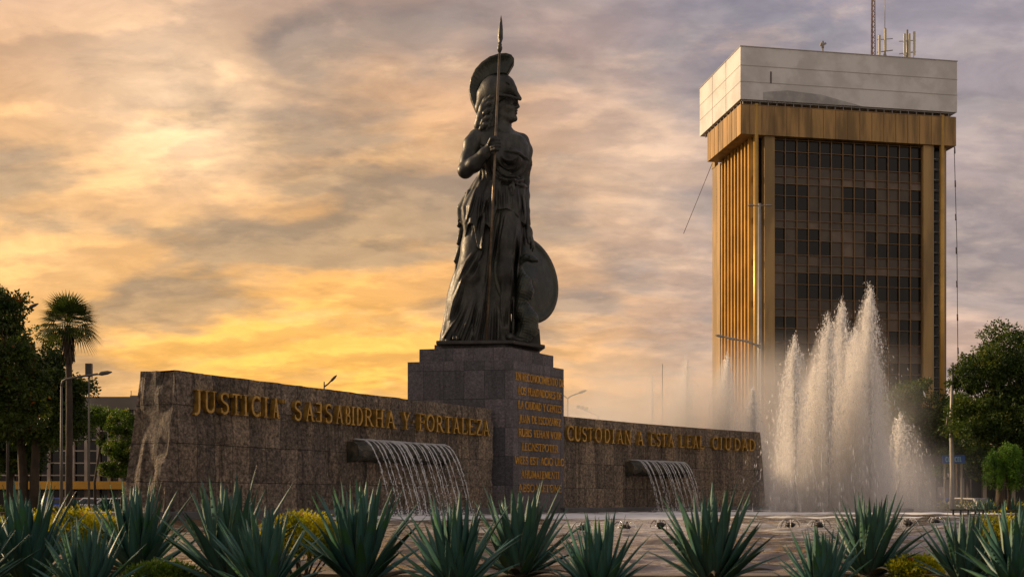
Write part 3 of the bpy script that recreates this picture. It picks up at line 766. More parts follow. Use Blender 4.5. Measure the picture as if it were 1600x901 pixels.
# ---------------- body: head, neck, arms, hands, feet (one surface)
def make_body():
    B = Field((-62, -66, -2), (76, 52, 402), 1.05)
    fd = np.array([0.90, -0.44]); ld = np.array([0.44, 0.90])          # face direction, sideways (her left)
    hc = P3(789, 168, 0)
    def hp(f, l, z): return hc+np.array([fd[0]*f+ld[0]*l, fd[1]*f+ld[1]*l, z])
    # skull, face mask, jaw
    B.ell(hp(-4, 0, 6), (19, 16, 20), 3, rz=math.atan2(fd[1], fd[0]))
    B.ell(hp(5, 0, -4), (14.5, 13, 19), 4, rz=math.atan2(fd[1], fd[0]))
    B.ell(hp(10, 0, -17), (8, 8, 7), 5, rz=math.atan2(fd[1], fd[0]))
    B.cap(hp(-3, -9, -12), hp(9, -4, -19), 4.5, 4.5, 4); B.cap(hp(-3, 9, -12), hp(9, 4, -19), 4.5, 4.5, 4)
    B.ell(hp(7, 0, 13), (12.5, 12, 9), 3, rz=math.atan2(fd[1], fd[0]))
    # brow, nose, lips, chin
    B.cap(hp(17, -8, 8), hp(19.5, 0, 7.5), 2.4, 2.6, 2.5); B.cap(hp(17, 8, 8), hp(19.5, 0, 7.5), 2.4, 2.6, 2.5)
    B.cap(hp(19.0, 0, 8), hp(23.2, 0, -2.2), 1.9, 2.5, 2.0)
    B.cap(hp(20, -2.4, -3.2), hp(20, 2.4, -3.2), 1.9, 1.9, 1.5)
    B.cap(hp(18.0, -4, -8.2), hp(20.2, 0, -7.8), 1.3, 1.7, 1.0); B.cap(hp(18.0, 4, -8.2), hp(20.2, 0, -7.8), 1.3, 1.7, 1.0)
    B.cap(hp(17.6, -3.6, -11.4), hp(19.6, 0, -11.6), 1.4, 1.9, 1.0); B.cap(hp(17.6, 3.6, -11.4), hp(19.6, 0, -11.6), 1.4, 1.9, 1.0)
    B.cap(hp(14.5, -5, -9.7), hp(21.5, 0, -9.8), 0.8, 0.7, 0.8, 'c'); B.cap(hp(14.5, 5, -9.7), hp(21.5, 0, -9.8), 0.8, 0.7, 0.8, 'c')
    B.ell(hp(16.2, 0, -20), (5, 5.5, 4.6), 3, rz=math.atan2(fd[1], fd[0]))
    for s in (-1, 1):
        B.ell(hp(18.5, s*6.2, 3.4), (3.6, 4.2, 2.9), 2.0, 'c', rz=math.atan2(fd[1], fd[0]))
        B.ell(hp(14.6, s*6.0, 3.2), (3.4, 3.8, 2.6), 0.8, rz=math.atan2(fd[1], fd[0]))
        B.cap(hp(16.6, s*9.3, 5.4), hp(18.0, s*3.4, 5.6), 1.1, 1.2, 1.0)
        B.ell(hp(11, s*8.5, -4), (5, 4.2, 5), 4, rz=math.atan2(fd[1], fd[0]))
        B.ell(hp(-4, s*15.0, -1), (4.2, 2.2, 6), 1.5, rz=math.atan2(fd[1], fd[0]))
    # neck and shoulders
    B.cap(hp(-4, 0, -10), P3(783, 208, 2), 12.5, 13.5, 5)
    B.cap(P3(783, 206, 2), P3(784, 216, 2), 14, 22, 7)
    c = np.array([0.50, -0.87]); l = np.array([0.87, 0.50])
    def sp(px, py, y): return P3(px, py, y)
    B.chain([P3(748, 215, -10), P3(784, 213, 3), P3(814, 220, 20)], [12, 15, 11], 8)
    B.cap(P3(783, 235, 0), P3(782, 275, 0), 26, 22, 10)
    # her right arm: raised forearm, hand round the spear
    B.chain([P3(744, 215, -10), P3(737, 226, -14), P3(731, 250, -20), P3(727, 264, -25)], [12.5, 12.6, 11.2, 10.6], 5)
    B.ell(P3(727, 268, -26), (10.5, 10, 10), 4)
    B.chain([P3(727, 267, -26), P3(741, 257, -35), P3(757, 240, -45), P3(764, 231, -49)], [11.2, 11.6, 8.2, 6.4], 4)
    B.ell(P3(768.5, 227.5, -51), (7.6, 5.0, 8.2), 2.5, ry=-0.45)
    spx = lambda py: 781-21*(py-27)/509.0
    for i, py in enumerate((219.5, 224.6, 229.6, 234.2)):
        sx = spx(py); rr = (2.9, 3.0, 2.9, 2.5)[i]; ex = (0, 1.0, 0.6, -0.8)[i]
        B.chain([P3(sx-4.5, py+1, -56), P3(sx+2.0, py-1.2, -60.2), P3(sx+6.8+ex, py-1.0, -57.2), P3(sx+6.4+ex, py+0.2, -52.0), P3(sx+1.5, py+1.2, -50.2)], [rr, rr, rr*0.96, rr*0.9, rr*0.8], 0.7)
    B.chain([P3(765, 224, -56), P3(768, 217.5, -59.5), P3(774.5, 214.5, -60)], [3.6, 3.3, 2.5], 1.2)
    # her left arm, hanging, hand over the shield rim
    B.chain([P3(815, 222, 20), P3(820, 236, 24), P3(820, 258, 27), P3(818, 284, 29)], [12, 11.8, 10.2, 9.0], 5)
    B.chain([P3(818, 284, 29), P3(818.5, 306, 24), P3(820, 330, 14), P3(823.5, 350, 3)], [9.2, 9.0, 7.6, 5.8], 4)
    B.ell(P3(826.5, 361, -2), (5.6, 6.8, 10.5), 3, ry=0.32)
    for i, (ox, L) in enumerate(((0.0, 20), (0.6, 24), (0.4, 25), (-0.6, 21))):
        yy = -8.5+i*4.4
        B.chain([P3(828+ox*2, 367, yy+1), P3(831+ox*3, 367+L*0.5, yy), P3(832+ox*3, 367+L*0.82, yy), P3(831+ox*3, 367+L, yy+0.4)], [2.7, 2.6, 2.2, 1.7], 0.8)
    B.chain([P3(824, 362, -8), P3(824.5, 371, -12), P3(826.5, 379, -12)], [3.2, 2.7, 2.2], 1.2)
    # feet
    B.chain([PR(704, 512, -14), PR(706, 524, -20), PR(706, 530, -30)], [9, 8.2, 5.2], 4, flat=((1, 0, 0), 0.72))
    for i, ox in enumerate((-9.5, -4.6, 0.2, 5.0, 10.5)):
        r = (2.1, 2.2, 2.3, 2.4, 3.3)[i]
        B.chain([PR(706+ox*0.8, 530, -30), PR(706+ox, 532.4, -38), PR(706+ox*1.04, 534.2, -42+abs(i-3.4)*0.7)], [r+0.6, r, r*0.92], 1.0)
    B.cap(PR(790, 516, -14), PR(784, 526, -12), 9.5, 8.5, 4)
    B.chain([PR(786, 524, -14), PR(797, 530, -24), PR(807, 534, -33)], [8.2, 5.6, 3.6], 4)
    for i, o in enumerate(((-5, -3.5), (-2.4, -1.6), (0.4, 0.2), (3.2, 2.4), (6.8, 4.2))):
        B.chain([PR(803+o[0]*0.6, 533.6, -31+o[1]), PR(809.5+o[0]*0.8, 535.3, -38.5+o[1]*1.4+i*0.3)], [2.8, 2.0+0.25*i], 0.9)
    B.f[:, :, :max(1, int((0.2-B.lo[2])/B.h))] = 5
    return B
BODY = to_obj(make_body(), 'body', M_BR, statue)

# ---------------- robe: one cloth surface with overfold, belt, swags and pleats
def make_robe():
    R = Field((-92, -62, -2), (62, 46, 338), 1.0)
    lt = [(201, 760), (206, 744), (214, 740), (226, 742), (240, 746), (260, 748), (275, 746), (288, 741), (300, 738), (330, 733), (360, 726), (390, 721), (420, 714), (430, 708), (445, 703), (460, 699), (480, 696.5), (500, 694.5), (520, 690), (538, 688)]
    rt = [(201, 797), (206, 808), (214, 822), (226, 827), (240, 828.5), (256, 827), (275, 820), (288, 817), (300, 818), (330, 819), (345, 817), (380, 815), (400, 811), (430, 806), (460, 803), (500, 801), (538, 801)]
    dp = [(201, 15), (214, 24), (240, 27), (262, 25), (284, 22), (300, 25), (330, 29), (380, 31), (430, 31), (480, 32), (538, 36)]
    cyt = [(201, 2), (240, 2), (284, 2), (330, 0), (430, -2), (538, -4)]
    sl, (x, y, z) = R.sub((-92, -62, -2), (62, 46, 338), 0)
    py = 538.5-z
    L = interp(py, lt)-770; Rr = interp(py, rt)-770; hw = (Rr-L)/2; cx = (Rr+L)/2; hd = interp(py, dp); cy_ = interp(py, cyt)
    yaw = interp(py, [(201, 0.42), (284, 0.35), (360, 0.15), (538, 0.0)])          # chest turned to her left
    yy = y-cy_-(x-cx)*yaw*0.55
    th = np.arctan2(yy/hd, (x-cx)/hw)
    q = np.sqrt(((x-cx)/hw)**2+(yy/hd)**2)
    d = (q-1)*np.minimum(hw, hd)
    fl = interp(py, [(300, 0), (400, 0.4), (470, 1.1), (538, 2.6)])
    d = d-fl*(0.6*np.cos(th*13+py*0.012)+0.5*np.cos(th*7+1.3+py*0.006))*np.where(np.abs(np.sin(th)) > 0.15, 1, 0.4)
    d = np.where(py < 201, 20, d)
    R.f[sl] = d.astype(np.float32)
    # legs pressing through the cloth
    R.chain([P3(794, 330, -12), P3(793, 380, -22), P3(790, 425, -27), P3(788, 470, -20), PR(787, 512, -16)], [20, 19, 15.5, 13.5, 12], 9)
    R.chain([P3(752, 330, -8), P3(744, 385, -18), P3(733, 428, -25), P3(718, 470, -12), PR(708, 508, -6)], [21, 20, 16, 14, 12], 9)
    R.cap(P3(790, 418, -33), P3(790, 430, -33), 10, 10, 9); R.cap(P3(735, 420, -30), P3(733, 431, -31), 10, 10, 9)
    R.chain([P3(808, 430, 14), P3(812, 480, 16), P3(812, 536, 16)], [9, 10, 11], 4); R.chain([P3(810, 296, 22), P3(814, 340, 18), P3(817, 395, 14)], [6, 8, 7], 3)
    # valley between the legs, hollow under the bent knee
    R.chain([P3(771, 345, -52), P3(764, 420, -50), P3(764, 470, -52)], [6, 11, 6], 9, 'c')
    # breasts, belly
    R.ell(P3(800, 247, -19), (15, 12, 13), 9); R.ell(P3(770, 246, -24), (14, 12, 13), 9)
    R.ell(P3(788, 312, -16), (24, 15, 20), 9)
    ln = []
    # long skirt folds
    rid = [[(729, 469), (712, 500), (694, 526)], [(742, 462), (731, 500), (719, 530)], [(752, 470), (744, 505), (735, 536)], [(757, 440), (752, 500), (744, 537)],
           [(778, 480), (779, 510), (778, 537)], [(771, 470), (768, 537)], [(804, 446), (802, 500), (800, 536)], [(797, 470), (796, 534)],
           [(791, 334), (781, 380), (772, 424)], [(770, 345), (762, 420), (757, 480)], [(815, 345), (812, 400), (806, 450)], [(720, 440), (708, 470), (700, 500)]]
    gro = [[(735, 468), (722, 500), (706, 532)], [(747, 465), (738, 505), (727, 535)], [(762, 440), (757, 500), (751, 537)], [(782, 331), (775, 380), (767, 430)], [(775, 480), (773, 537)],
           [(800, 452), (798, 500), (797, 534)], [(786, 345), (779, 390), (775, 424)], [(808, 350), (807, 400), (802, 440)], [(742, 480), (738, 537)], [(792, 480), (790, 512)]]
    rid += [[(752, 395), (741, 412), (728, 436)], [(742, 392), (728, 412), (716, 440)], [(724, 432), (714, 462), (703, 500)], [(798, 395), (801, 430), (797, 470)], [(785, 440), (783, 480), (786, 510)], [(757, 375), (752, 402), (744, 420)], [(808, 345), (806, 372), (800, 400)]]
    gro += [[(756, 398), (745, 416), (733, 440)], [(728, 440), (719, 468), (708, 505)], [(803, 400), (805, 430), (802, 470)], [(748, 392), (735, 412), (722, 436)]]
    for r in rid: ln.append((1.9, 3.6, r))
    for r in gro: ln.append((1.8, -4.2, r))
    relief(R, ln, 0, zz(330), -2, 0.7)
    # overfold (peplos): a second layer with a stepped, pointed hem
    hem = [(-60, 352), (-53, 338), (-48, 345), (-44, 372), (-38, 349), (-30, 352), (-24, 388), (-17, 392), (-12, 352), (-2, 360), (6, 328), (20, 326), (33, 329), (40, 337), (48, 344), (60, 344)]
    O = Field((-92, -62, -2+math.floor(zz(400)+2)), (62, 46, zz(280)), 1.0)
    sl, (x, y, z) = O.sub((-92, -62, zz(400)), (62, 46, zz(280)), 0)
    py = 538.5-z
    lt2 = [(280, 744), (288, 739), (300, 733), (315, 724), (330, 717), (345, 718), (352, 719), (380, 722), (400, 722)]
    rt2 = [(280, 816), (288, 819), (300, 821), (330, 823), (345, 823), (400, 818)]
    dp2 = [(280, 25), (300, 33), (325, 41), (345, 45), (400, 49)]
    L = interp(py, lt2)-770; Rr = interp(py, rt2)-770; hw = (Rr-L)/2; cx = (Rr+L)/2; hd = interp(py, dp2)
    yy = y+1-(x-cx)*0.12
    th = np.arctan2(yy/hd, (x-cx)/hw); q = np.sqrt(((x-cx)/hw)**2+(yy/hd)**2)
    amp = interp(py, [(284, 0.5), (300, 1.5), (335, 3.0), (390, 3.0)])
    d = (q-1)*np.minimum(hw, hd)-amp*(0.55*np.cos(th*17+0.6)+0.45*np.cos(th*9+2.0))
    hx = np.interp((x-30)/0.98+30, [a for a, b in hem], [b for a, b in hem])
    d = np.maximum(d, -((z+241.5)/0.98-241.5-(538.5-hx))*0.8)
    O.f[sl] = d.astype(np.float32)
    ln = []
    for r in ([(744, 292), (733, 335), (727, 350)], [(752, 292), (747, 345), (741, 372)], [(757, 300), (757, 360)], [(776, 292), (776, 330)], [(787, 292), (788, 330)], [(799, 300), (800, 328)],
              [(809, 292), (813, 336)], [(816, 296), (821, 340)], [(766, 300), (752, 340), (744, 350)], [(764, 290), (770, 330)]):
        ln.append((2.0, 3.0, r)); ln.append((1.8, -3.0, [(p[0]+4.2, p[1]) for p in r]))
    relief(O, ln, zz(400), zz(280), -2, 0.7)
    V1, Q1 = None, None
    # merge the overfold onto the same grid by sampling (grids share their step and origin in x and y)
    k0 = int(round((O.lo[2]-R.lo[2])/R.h)); k1 = min(R.n[2], k0+O.n[2])
    R.f[:, :, k0:k1] = np.minimum(R.f[:, :, k0:k1], O.f[:, :, :k1-k0])
    # cloth thrown back at her right side: stacked hanging folds
    for pts, r in (([P3(745, 288, -2), P3(731, 306, -2), P3(720, 325, 0), P3(717, 332, 0)], [4, 6, 6, 3.5]),
                   ([P3(738, 300, 6), P3(724, 335, 6), P3(717, 352, 6)], [5, 6, 3.5]),
                   ([P3(735, 320, 10), P3(722, 360, 10), P3(716, 380, 10)], [6, 6, 3]),
                   ([P3(734, 350, 14), P3(720, 390, 14), P3(712.5, 407, 14)], [6, 6.5, 4]),
                   ([P3(728, 370, 16), P3(716, 410, 16), P3(711, 436, 16)], [7, 5, 2.5]),
                   ([P3(742, 330, -26), P3(741, 355, -33), P3(739, 372, -35)], [4, 4.5, 2.5]),
                   ([P3(755, 345, -33), P3(752, 375, -38), P3(739, 391, -36)], [4, 4, 2.0]),
                   ([P3(733, 300, -14), P3(727, 325, -20), P3(726, 345, -22)], [4, 5, 2.5])):
        R.chain(pts, r, 1.6)
    # belt roll and knot with hanging ends
    belt = [(742, 289, 6), (752, 286, -18), (770, 283, -29), (786, 283, -31), (803, 285, -27), (817, 290, -10), (821, 292, 8)]
    R.chain([P3(*b) for b in belt], [3.4]*7, 1.0)
    R.ell(P3(801, 285, -33), (5.5, 4.5, 4), 1.2)
    R.chain([P3(801, 287, -34), P3(803, 296, -35), P3(801, 304, -34)], [2.2, 2.6, 1.8], 0.8); R.chain([P3(799, 287, -34), P3(796, 292, -34)], [2.2, 1.8], 0.8)
    # chest: swags hung between the shoulders, collar bands, aegis edge
    ln = []
    for i, (rx, ry) in enumerate(((14, 14), (21, 25), (28, 36), (35, 45))):
        pts = [(796+rx*math.cos(math.radians(a)), 238+ry*math.sin(math.radians(a))) for a in range(8, 173, 12)]
        ln.append((1.9, 2.6, pts)); ln.append((1.8, -2.6, [(p[0], p[1]+4.5) for p in pts]))
    ln += [(1.5, -3.2, [(783, 237), (800, 240), (829, 244)]), (1.6, 1.6, [(783, 233), (829, 240)]),
           (1.2, -1.6, [(786, 214), (790, 220), (797, 222), (800, 214)]), (1.2, 1.4, [(784, 219), (792, 225), (800, 221)]), (1.2, -1.8, [(792, 226), (800, 226)]), (1.2, -1.8, [(792, 231), (800, 231)]),
           (1.6, -2.2, [(750, 224), (762, 232)]), (1.8, -2.5, [(764, 250), (768, 282)]), (1.8, 2.0, [(759, 250), (762, 284)]), (1.8, -2.4, [(776, 262), (779, 282)]),
           (1.8, -2.0, [(752, 262), (752, 284)])]
    relief(R, ln, zz(300), zz(203), 0, 0.5)
    R.chain([P3(827, 240, 8), P3(828, 256, 10), P3(818, 280, 8)], [3, 4, 3], 2)
    # neck opening
    R.ell(P3(787, 200, 0), (14, 15, 13), 2, 'c')
    R.f[:, :, :max(1, int((0.2-R.lo[2])/R.h))] = 5
    return R
to_obj(make_robe(), 'robe', M_BR2, statue)

# ---------------- hair, helmet
def make_hair():
    H = Field((-40, -36, zz(212)), (32, 44, zz(140)), 0.9)
    for s, ys in ((1, 0), ):
        H.chain([P3(769, 150, -12), P3(762, 160, -13), P3(758, 170, -12), P3(753, 184, -9), P3(749, 196, -6), P3(745, 203, -4)], [6, 8, 9, 9, 8, 4], 4)
        H.chain([P3(768, 160, 6), P3(762, 175, 6), P3(758, 195, 6)], [12, 12, 10], 4)
        H.chain([P3(770, 155, -8), P3(768, 175, -8), P3(764, 198, -6)], [8, 10, 9], 4)
    # wavy locks
    for i, (y0, x0) in enumerate(((151, 771), (160, 769), (171, 767), (183, 765), (194, 762))):
        H.chain([P3(x0+3, y0-2, -19), P3(x0-4, y0+1, -21), P3(x0-9, y0+6, -19), P3(x0-13, y0+13, -13), P3(x0-14, y0+18, -6)], [2.8, 3.8, 4.0, 3.4, 2.2], 0.9)
        H.chain([P3(x0+3, y0-2, -18), P3(x0+1, y0+4, -19), P3(x0-2, y0+11, -18)], [2.6, 3.0, 2.4], 0.9)
    H.chain([P3(797, 184, 10), P3(796, 196, 12), P3(797, 206, 10)], [3, 3.4, 2.4], 1)
    return H
to_obj(make_hair(), 'hair', M_BR, statue)

helmet = None
def make_helmet():
    H = Field((-44, -34, zz(196)), (50, 40, zz(110)), 0.9)
    rz = math.atan2(-0.44, 0.90)
    H.ell(P3(772, 146, -1), (25.5, 22, 28), 2, rz=rz)
    H.ell(P3(786, 138, -6), (20, 17, 18), 6, rz=rz, ry=0.5)
    # neck guard
    H.chain([P3(757, 150, 0), P3(752, 170, 2), P3(750, 184, 2)], [12, 9, 4], 6)
    # visor wedge to a peak
    H.chain([P3(788, 128, -8), P3(800, 140, -13), P3(812.5, 153, -18)], [10, 6.5, 2.3], 5)
    H.chain([P3(779, 148, -24), P3(798, 151, -23), P3(812.5, 155, -18.5)], [2.6, 2.6, 2.4], 2)
    H.chain([P3(790, 148, 10), P3(804, 151, 0), P3(812.5, 155, -17)], [2.6, 2.6, 2.0], 2)
    # hollow for the head below the brim and open face
    H.ell(P3(792, 173, -9), (16.5, 21, 18.5), 1.2, 'c')
    H.ell(P3(786, 176, -12), (16, 20, 17), 1.5, 'c')
    # eye holes lines of the pushed-up visor
    H.chain([P3(781, 131, -27), P3(788, 127, -25), P3(795, 133, -21)], [1.3, 1.5, 1.2], 0.8, 'c')
    H.chain([P3(779, 146, -28), P3(796, 147, -26), P3(808, 151, -21)], [0.9, 1.0, 0.8], 0.6, 'c')
    return H
helmet = to_obj(make_helmet(), 'helmet', M_BR, statue)
def make_crest():
    C = Field((-48, -26, zz(196)), (46, 26, zz(80)), 0.9)
    outer = [(750, 186), (741, 168), (734.5, 152), (732, 138), (735, 122), (742, 108), (752, 98), (765, 90.5), (779, 87.5), (791, 88), (799, 91.5), (803.5, 98), (803, 104), (798, 112), (792, 122)]
    inner = [(753, 184), (748, 168), (746.5, 152), (747, 140), (751, 131), (759, 124), (768, 119.5), (778, 118), (786, 119), (792, 122)]
    poly = outer+inner[::-1]
    sl, (x, y, z) = C.sub(C.lo, C.lo+C.h*C.n, 0)
    X = np.broadcast_to(x[:, 0, 0][:, None], (x.shape[0], z.shape[2])).copy(); Z = np.broadcast_to(z[0, 0, :][None, :], X.shape)
    px, pz = X+770, 538.5-Z
    ins = np.zeros(X.shape, bool); n = len(poly); j = n-1
    for i in range(n):
        xi, yi = poly[i]; xj, yj = poly[j]
        c = ((yi > pz) != (yj > pz)) & (px < (xj-xi)*(pz-yi)/((yj-yi) if yj != yi else 1e-9)+xi)
        ins ^= c; j = i
    pp = [(a-770.0, 538.5-b) for a, b in poly+[poly[0]]]
    dist = polydist(X, Z, pp); d2 = np.where(ins, -dist, dist)
    # thickness: broad at the outer rim, thin at the seat; the plate follows the head's turn
    oz = polydist(X, Z, [(a-770.0, 538.5-b) for a, b in outer])
    thick = 5.0+5.0*np.exp(-(oz/9.0)**2)
    ang = np.arctan2(Z-zz(142), X-(772-770))
    ridge = 0.16*np.cos(ang*38)*np.clip(oz/4, 0, 1)
    yc = -0.30*(X-0)
    dy = np.abs(y-yc[:, None, :])-(thick+ridge)[:, None, :]
    a = np.maximum(d2[:, None, :], dy); q = np.sqrt(np.maximum(d2[:, None, :]+3, 0)**2+np.maximum(dy+3, 0)**2)-3
    C.f[:] = np.where((d2[:, None, :] > -3) & (dy > -3), q, a)
    return C
cr = to_obj(make_crest(), 'crest', M_BRG, helmet)

# ---------------- spear
mb = MB()
a, b = P3(760.3, 536, -46)*SS, P3(780.6, 80, -52)*SS
a[2] = 0.0
mb.tube([a, b], [0.052, 0.045], 10)
mb.build('spear_shaft', M_SPEAR, statue)
mb = MB()
dirv = Vector(b-a).normalized(); b = Vector(b)
tip = Vector(P3(781.6, 25, -52)*SS)
L = (tip-b).length
mb.tube([b-dirv*0.05, b+dirv*0.04, b+dirv*0.10, b+dirv*0.17, b+dirv*0.23, b+dirv*0.28, b+dirv*(L*0.35), b+dirv*(L*0.6), b+dirv*(L*0.85), b+dirv*L],
        [0.05, 0.085, 0.095, 0.06, 0.075, 0.055, 0.10, 0.085, 0.045, 0.006], 4)
mb.tube([b-dirv*0.05, b+dirv*0.05, b+dirv*0.12, b+dirv*0.2, b+dirv*0.3], [0.05, 0.09, 0.095, 0.065, 0.06], 12)
mb.build('spear_head', M_BR, statue)

# ---------------- shield: shallow domed disc leaning at her side
def make_shield():
    mb = MB(); nrm = Vector((0.68, -0.72, 0.10)).normalized()
    Rr = 70*SS; c = Vector(P3(822.5, 437, 10)*SS)
    prof = [(0.0, 0.30), (0.10, 0.30), (0.13, 0.26), (0.40, 0.235), (0.75, 0.14), (0.86, 0.095), (0.875, 0.13), (0.985, 0.075), (1.0, 0.045), (1.0, 0.0), (0.9, 0.0), (0.6, 0.09), (0.0, 0.2)]
    u = nrm.orthogonal().normalized(); w = nrm.cross(u); n = 64; vs_ = []
    for r, h in prof:
        for k in range(n):
            a = 2*PI*k/n; vs_.append(c+(u*math.cos(a)+w*math.sin(a))*r*Rr+nrm*h*0.8)
    m = len(prof)
    mb.add(vs_, [(i*n+k, i*n+(k+1) % n, (i+1)*n+(k+1) % n, (i+1)*n+k) for i in range(m-1) for k in range(n)], 0, True)
    return mb.build('shield', M_BRG, statue)
make_shield()

# ---------------- serpent coiled between the robe and the shield
def make_snake():
    S = Field((8, -52, 0), (76, 30, zz(392)), 1.0)
    S.chain([P3(806, 530, -8), P3(818, 527, -20), P3(828, 514, -24), P3(827, 498, -24), P3(818, 484, -20), P3(812, 474, -12)], [9, 12, 13, 13.5, 12, 10], 3)
    S.chain([P3(808, 478, -4), P3(816, 470, -16), P3(821, 456, -20), P3(818, 442, -18), P3(811, 430, -10), P3(808, 418, -8)], [8, 11, 13, 12, 10, 8], 3)
    S.chain([P3(808, 420, -8), P3(812, 408, -18), P3(822, 402, -24), P3(832, 405, -28), P3(839, 407, -31)], [6, 5.5, 5.5, 5.2, 3.0], 2)
    S.chain([P3(828, 408.5, -30), P3(843, 409.5, -34)], [1.0, 1.2], 0.6, 'c')
    S.ell(P3(828, 401, -31), (2.2, 2.2, 1.8), 0.8)
    sl, (x, y, z) = S.sub(S.lo, S.lo+S.h*S.n, 0)
    sc = np.cos(x*0.95+z*0.55)*np.cos(z*0.95-x*0.45+y*0.3)
    S.f -= (0.6*np.where(z < zz(430), 1, 0.3)*sc).astype(np.float32)
    S.f[:, :, 0] = 5
    return S
to_obj(make_snake(), 'serpent', M_BRG, statue)
# ---------------- block behind the heel, bronze plinth
mb = MB()
def pxy(px, y): return ((px-770)*SS, y*SS)
mb.prism([pxy(826, -6), pxy(845, -3), pxy(842, 22), pxy(824, 20)], 0.0, 25*SS, 0, [pxy(828, -4), pxy(843, -1), pxy(841, 20), pxy(826, 18)])
mb.build('support_block', M_BR2, statue, bevel=0.02)
mb = MB()
mb.prism([pxy(684, -44), pxy(802, -52), pxy(852, 6), pxy(846, 44), pxy(690, 48)], -0.12, 0.02)
mb.build('bronze_base', M_DARKB, statue, bevel=0.03)
# ------------------------------------------------------------------ ground, pool
M_STREET = material('asphalt', (0.055, 0.052, 0.05), 0.85, var=0.3, vscale=0.4, bump=0.3, bscale=3)
M_SOIL = material('garden_soil', (0.075, 0.055, 0.032), 0.9, var=0.6, vscale=2.5, color2=(0.05, 0.07, 0.02), bump=2, bscale=12)
M_COPE = material('pool_coping_stone', (0.20, 0.16, 0.11), 0.55, var=0.45, vscale=1.4, bump=0.6, bscale=10)
mb = MB(); mb.add([(-3000, -60, GZ), (3000, -60, GZ), (3000, 5000, GZ), (-3000, 5000, GZ)], [(0, 1, 2, 3)])
tag(mb.build('ground', M_STREET), kind='structure')
def ring_pts():
    pts = [(-9.5, 10.6), (-6.2, 9.6), (-4.2, 9.1), (-3.0, 8.5), (-1.8, 8.05), (-0.5, 7.75), (1.2, 7.7), (2.8, 7.75), (4.2, 8.0), (5.8, 8.6), (9, 10.5), (14, 15), (21, 25), (26, 36),
           (27, 47), (22, 57), (13, 63.5), (2, 64), (-9, 59), (-18, 48), (-22, 35), (-19, 22), (-14, 14)]
    out = []; n = len(pts)
    for i in range(n):
        p0, p1, p2, p3 = [Vector(pts[(i+k-1) % n]) for k in range(4)]
        for s in range(6):
            t = s/6
            out.append(0.5*((2*p1)+(p2-p0)*t+(2*p0-5*p1+4*p2-p3)*t*t+(3*p1-p0-3*p2+p3)*t**3))
    return out
RING = ring_pts()
def offset(pts, d):
    n = len(pts); o = []
    for i in range(n):
        t = (pts[(i+1) % n]-pts[i-1]).normalized(); o.append(pts[i]+Vector((t.y, -t.x))*d)
    return o
RO = offset(RING, 0.26)
mb = MB(); n = len(RING)
vs_ = [(p.x, p.y, 0.035) for p in RING]+[(p.x, p.y, 0.035) for p in RO]+[(p.x, p.y, -0.8) for p in RING]+[(p.x, p.y, GZ-0.1) for p in RO]
fs_ = []
for i in range(n):
    j = (i+1) % n
    fs_ += [(i, j, n+j, n+i), (2*n+i, 2*n+j, j, i), (n+i, n+j, 3*n+j, 3*n+i)]
mb.add(vs_, fs_)
tag(mb.build('pool_rim', M_COPE), 'low curved stone rim around the fountain pool', 'pool rim', kind='structure')
def water_mat():
    m = bpy.data.materials.new('pool_water'); m.use_nodes = True
    t = NT(m.node_tree); b = t.n['Principled BSDF']
    ob = t.new('ShaderNodeTexCoord').outputs['Object']
    x, y, z = t.sep(ob)
    b.inputs['Roughness'].default_value = 0.02; b.inputs['IOR'].default_value = 1.45
    big = t.noise(t.mapping(ob, (1.3, 0.9, 1)), 1.8, 3, 0.55, 0.6)
    rip = t.noise(t.mapping(ob, (1.0, 1.35, 1)), 7.5, 5, 0.6, 0.8)
    sm = t.noise(ob, 26.0, 4, 0.6, 0.3)
    h = t.add(t.mul(big, 1.6), t.add(rip, t.mul(sm, 0.25)))
    bn = t.new('ShaderNodeBump'); bn.inputs['Strength'].default_value = 1.0; bn.inputs['Distance'].default_value = 0.008
    t.l.new(h, bn.inputs['Height']); t.l.new(bn.outputs[0], b.inputs['Normal'])
    # churned white water where the cascades and the jets come down
    f = None
    for cx, cy_, sx, sy in FOAM:
        q = t.blob(x, y, cx, cy_, sx, sy); f = q if f is None else t.math('MAXIMUM', f, q)
    fn = t.noise(t.mapping(ob, (0.45, 1.1, 1)), 2.6, 8, 0.72, 0.5)
    f = t.math('MAXIMUM', f, t.mul(t.blob(x, y, 3.0, 22.0, 11.0, 14.0), 0.52))
    foam = t.smooth(t.add(t.mul(f, 0.70), t.mul(fn, 0.75)), 0.60, 0.98)
    milk = t.mul(t.smooth(t.add(f, t.mul(t.sub(fn, 0.5), 0.9)), 0.45, 1.0), 0.7)
    body = t.mix(milk, (0.055, 0.034, 0.014), (0.62, 0.54, 0.47))
    t.l.new(t.mix(foam, body, (0.80, 0.78, 0.76)), b.inputs['Base Color'])
    pass
    t.l.new(t.add(0.02, t.mul(foam, 0.55)), b.inputs['Roughness'])
    return m
FOAM = [(-2.6, 33, 5.0, 5.5), (2.5, 36, 5.5, 7.5), (7.5, 43, 6.5, 7.0), (13.5, 43, 6.5, 5.0), (12, 54, 7, 4), (3, 31, 3, 1.6), (9, 33, 5, 1.5)]
M_WATER = water_mat()
c = Vector((2, 36, 0)); mb = MB()
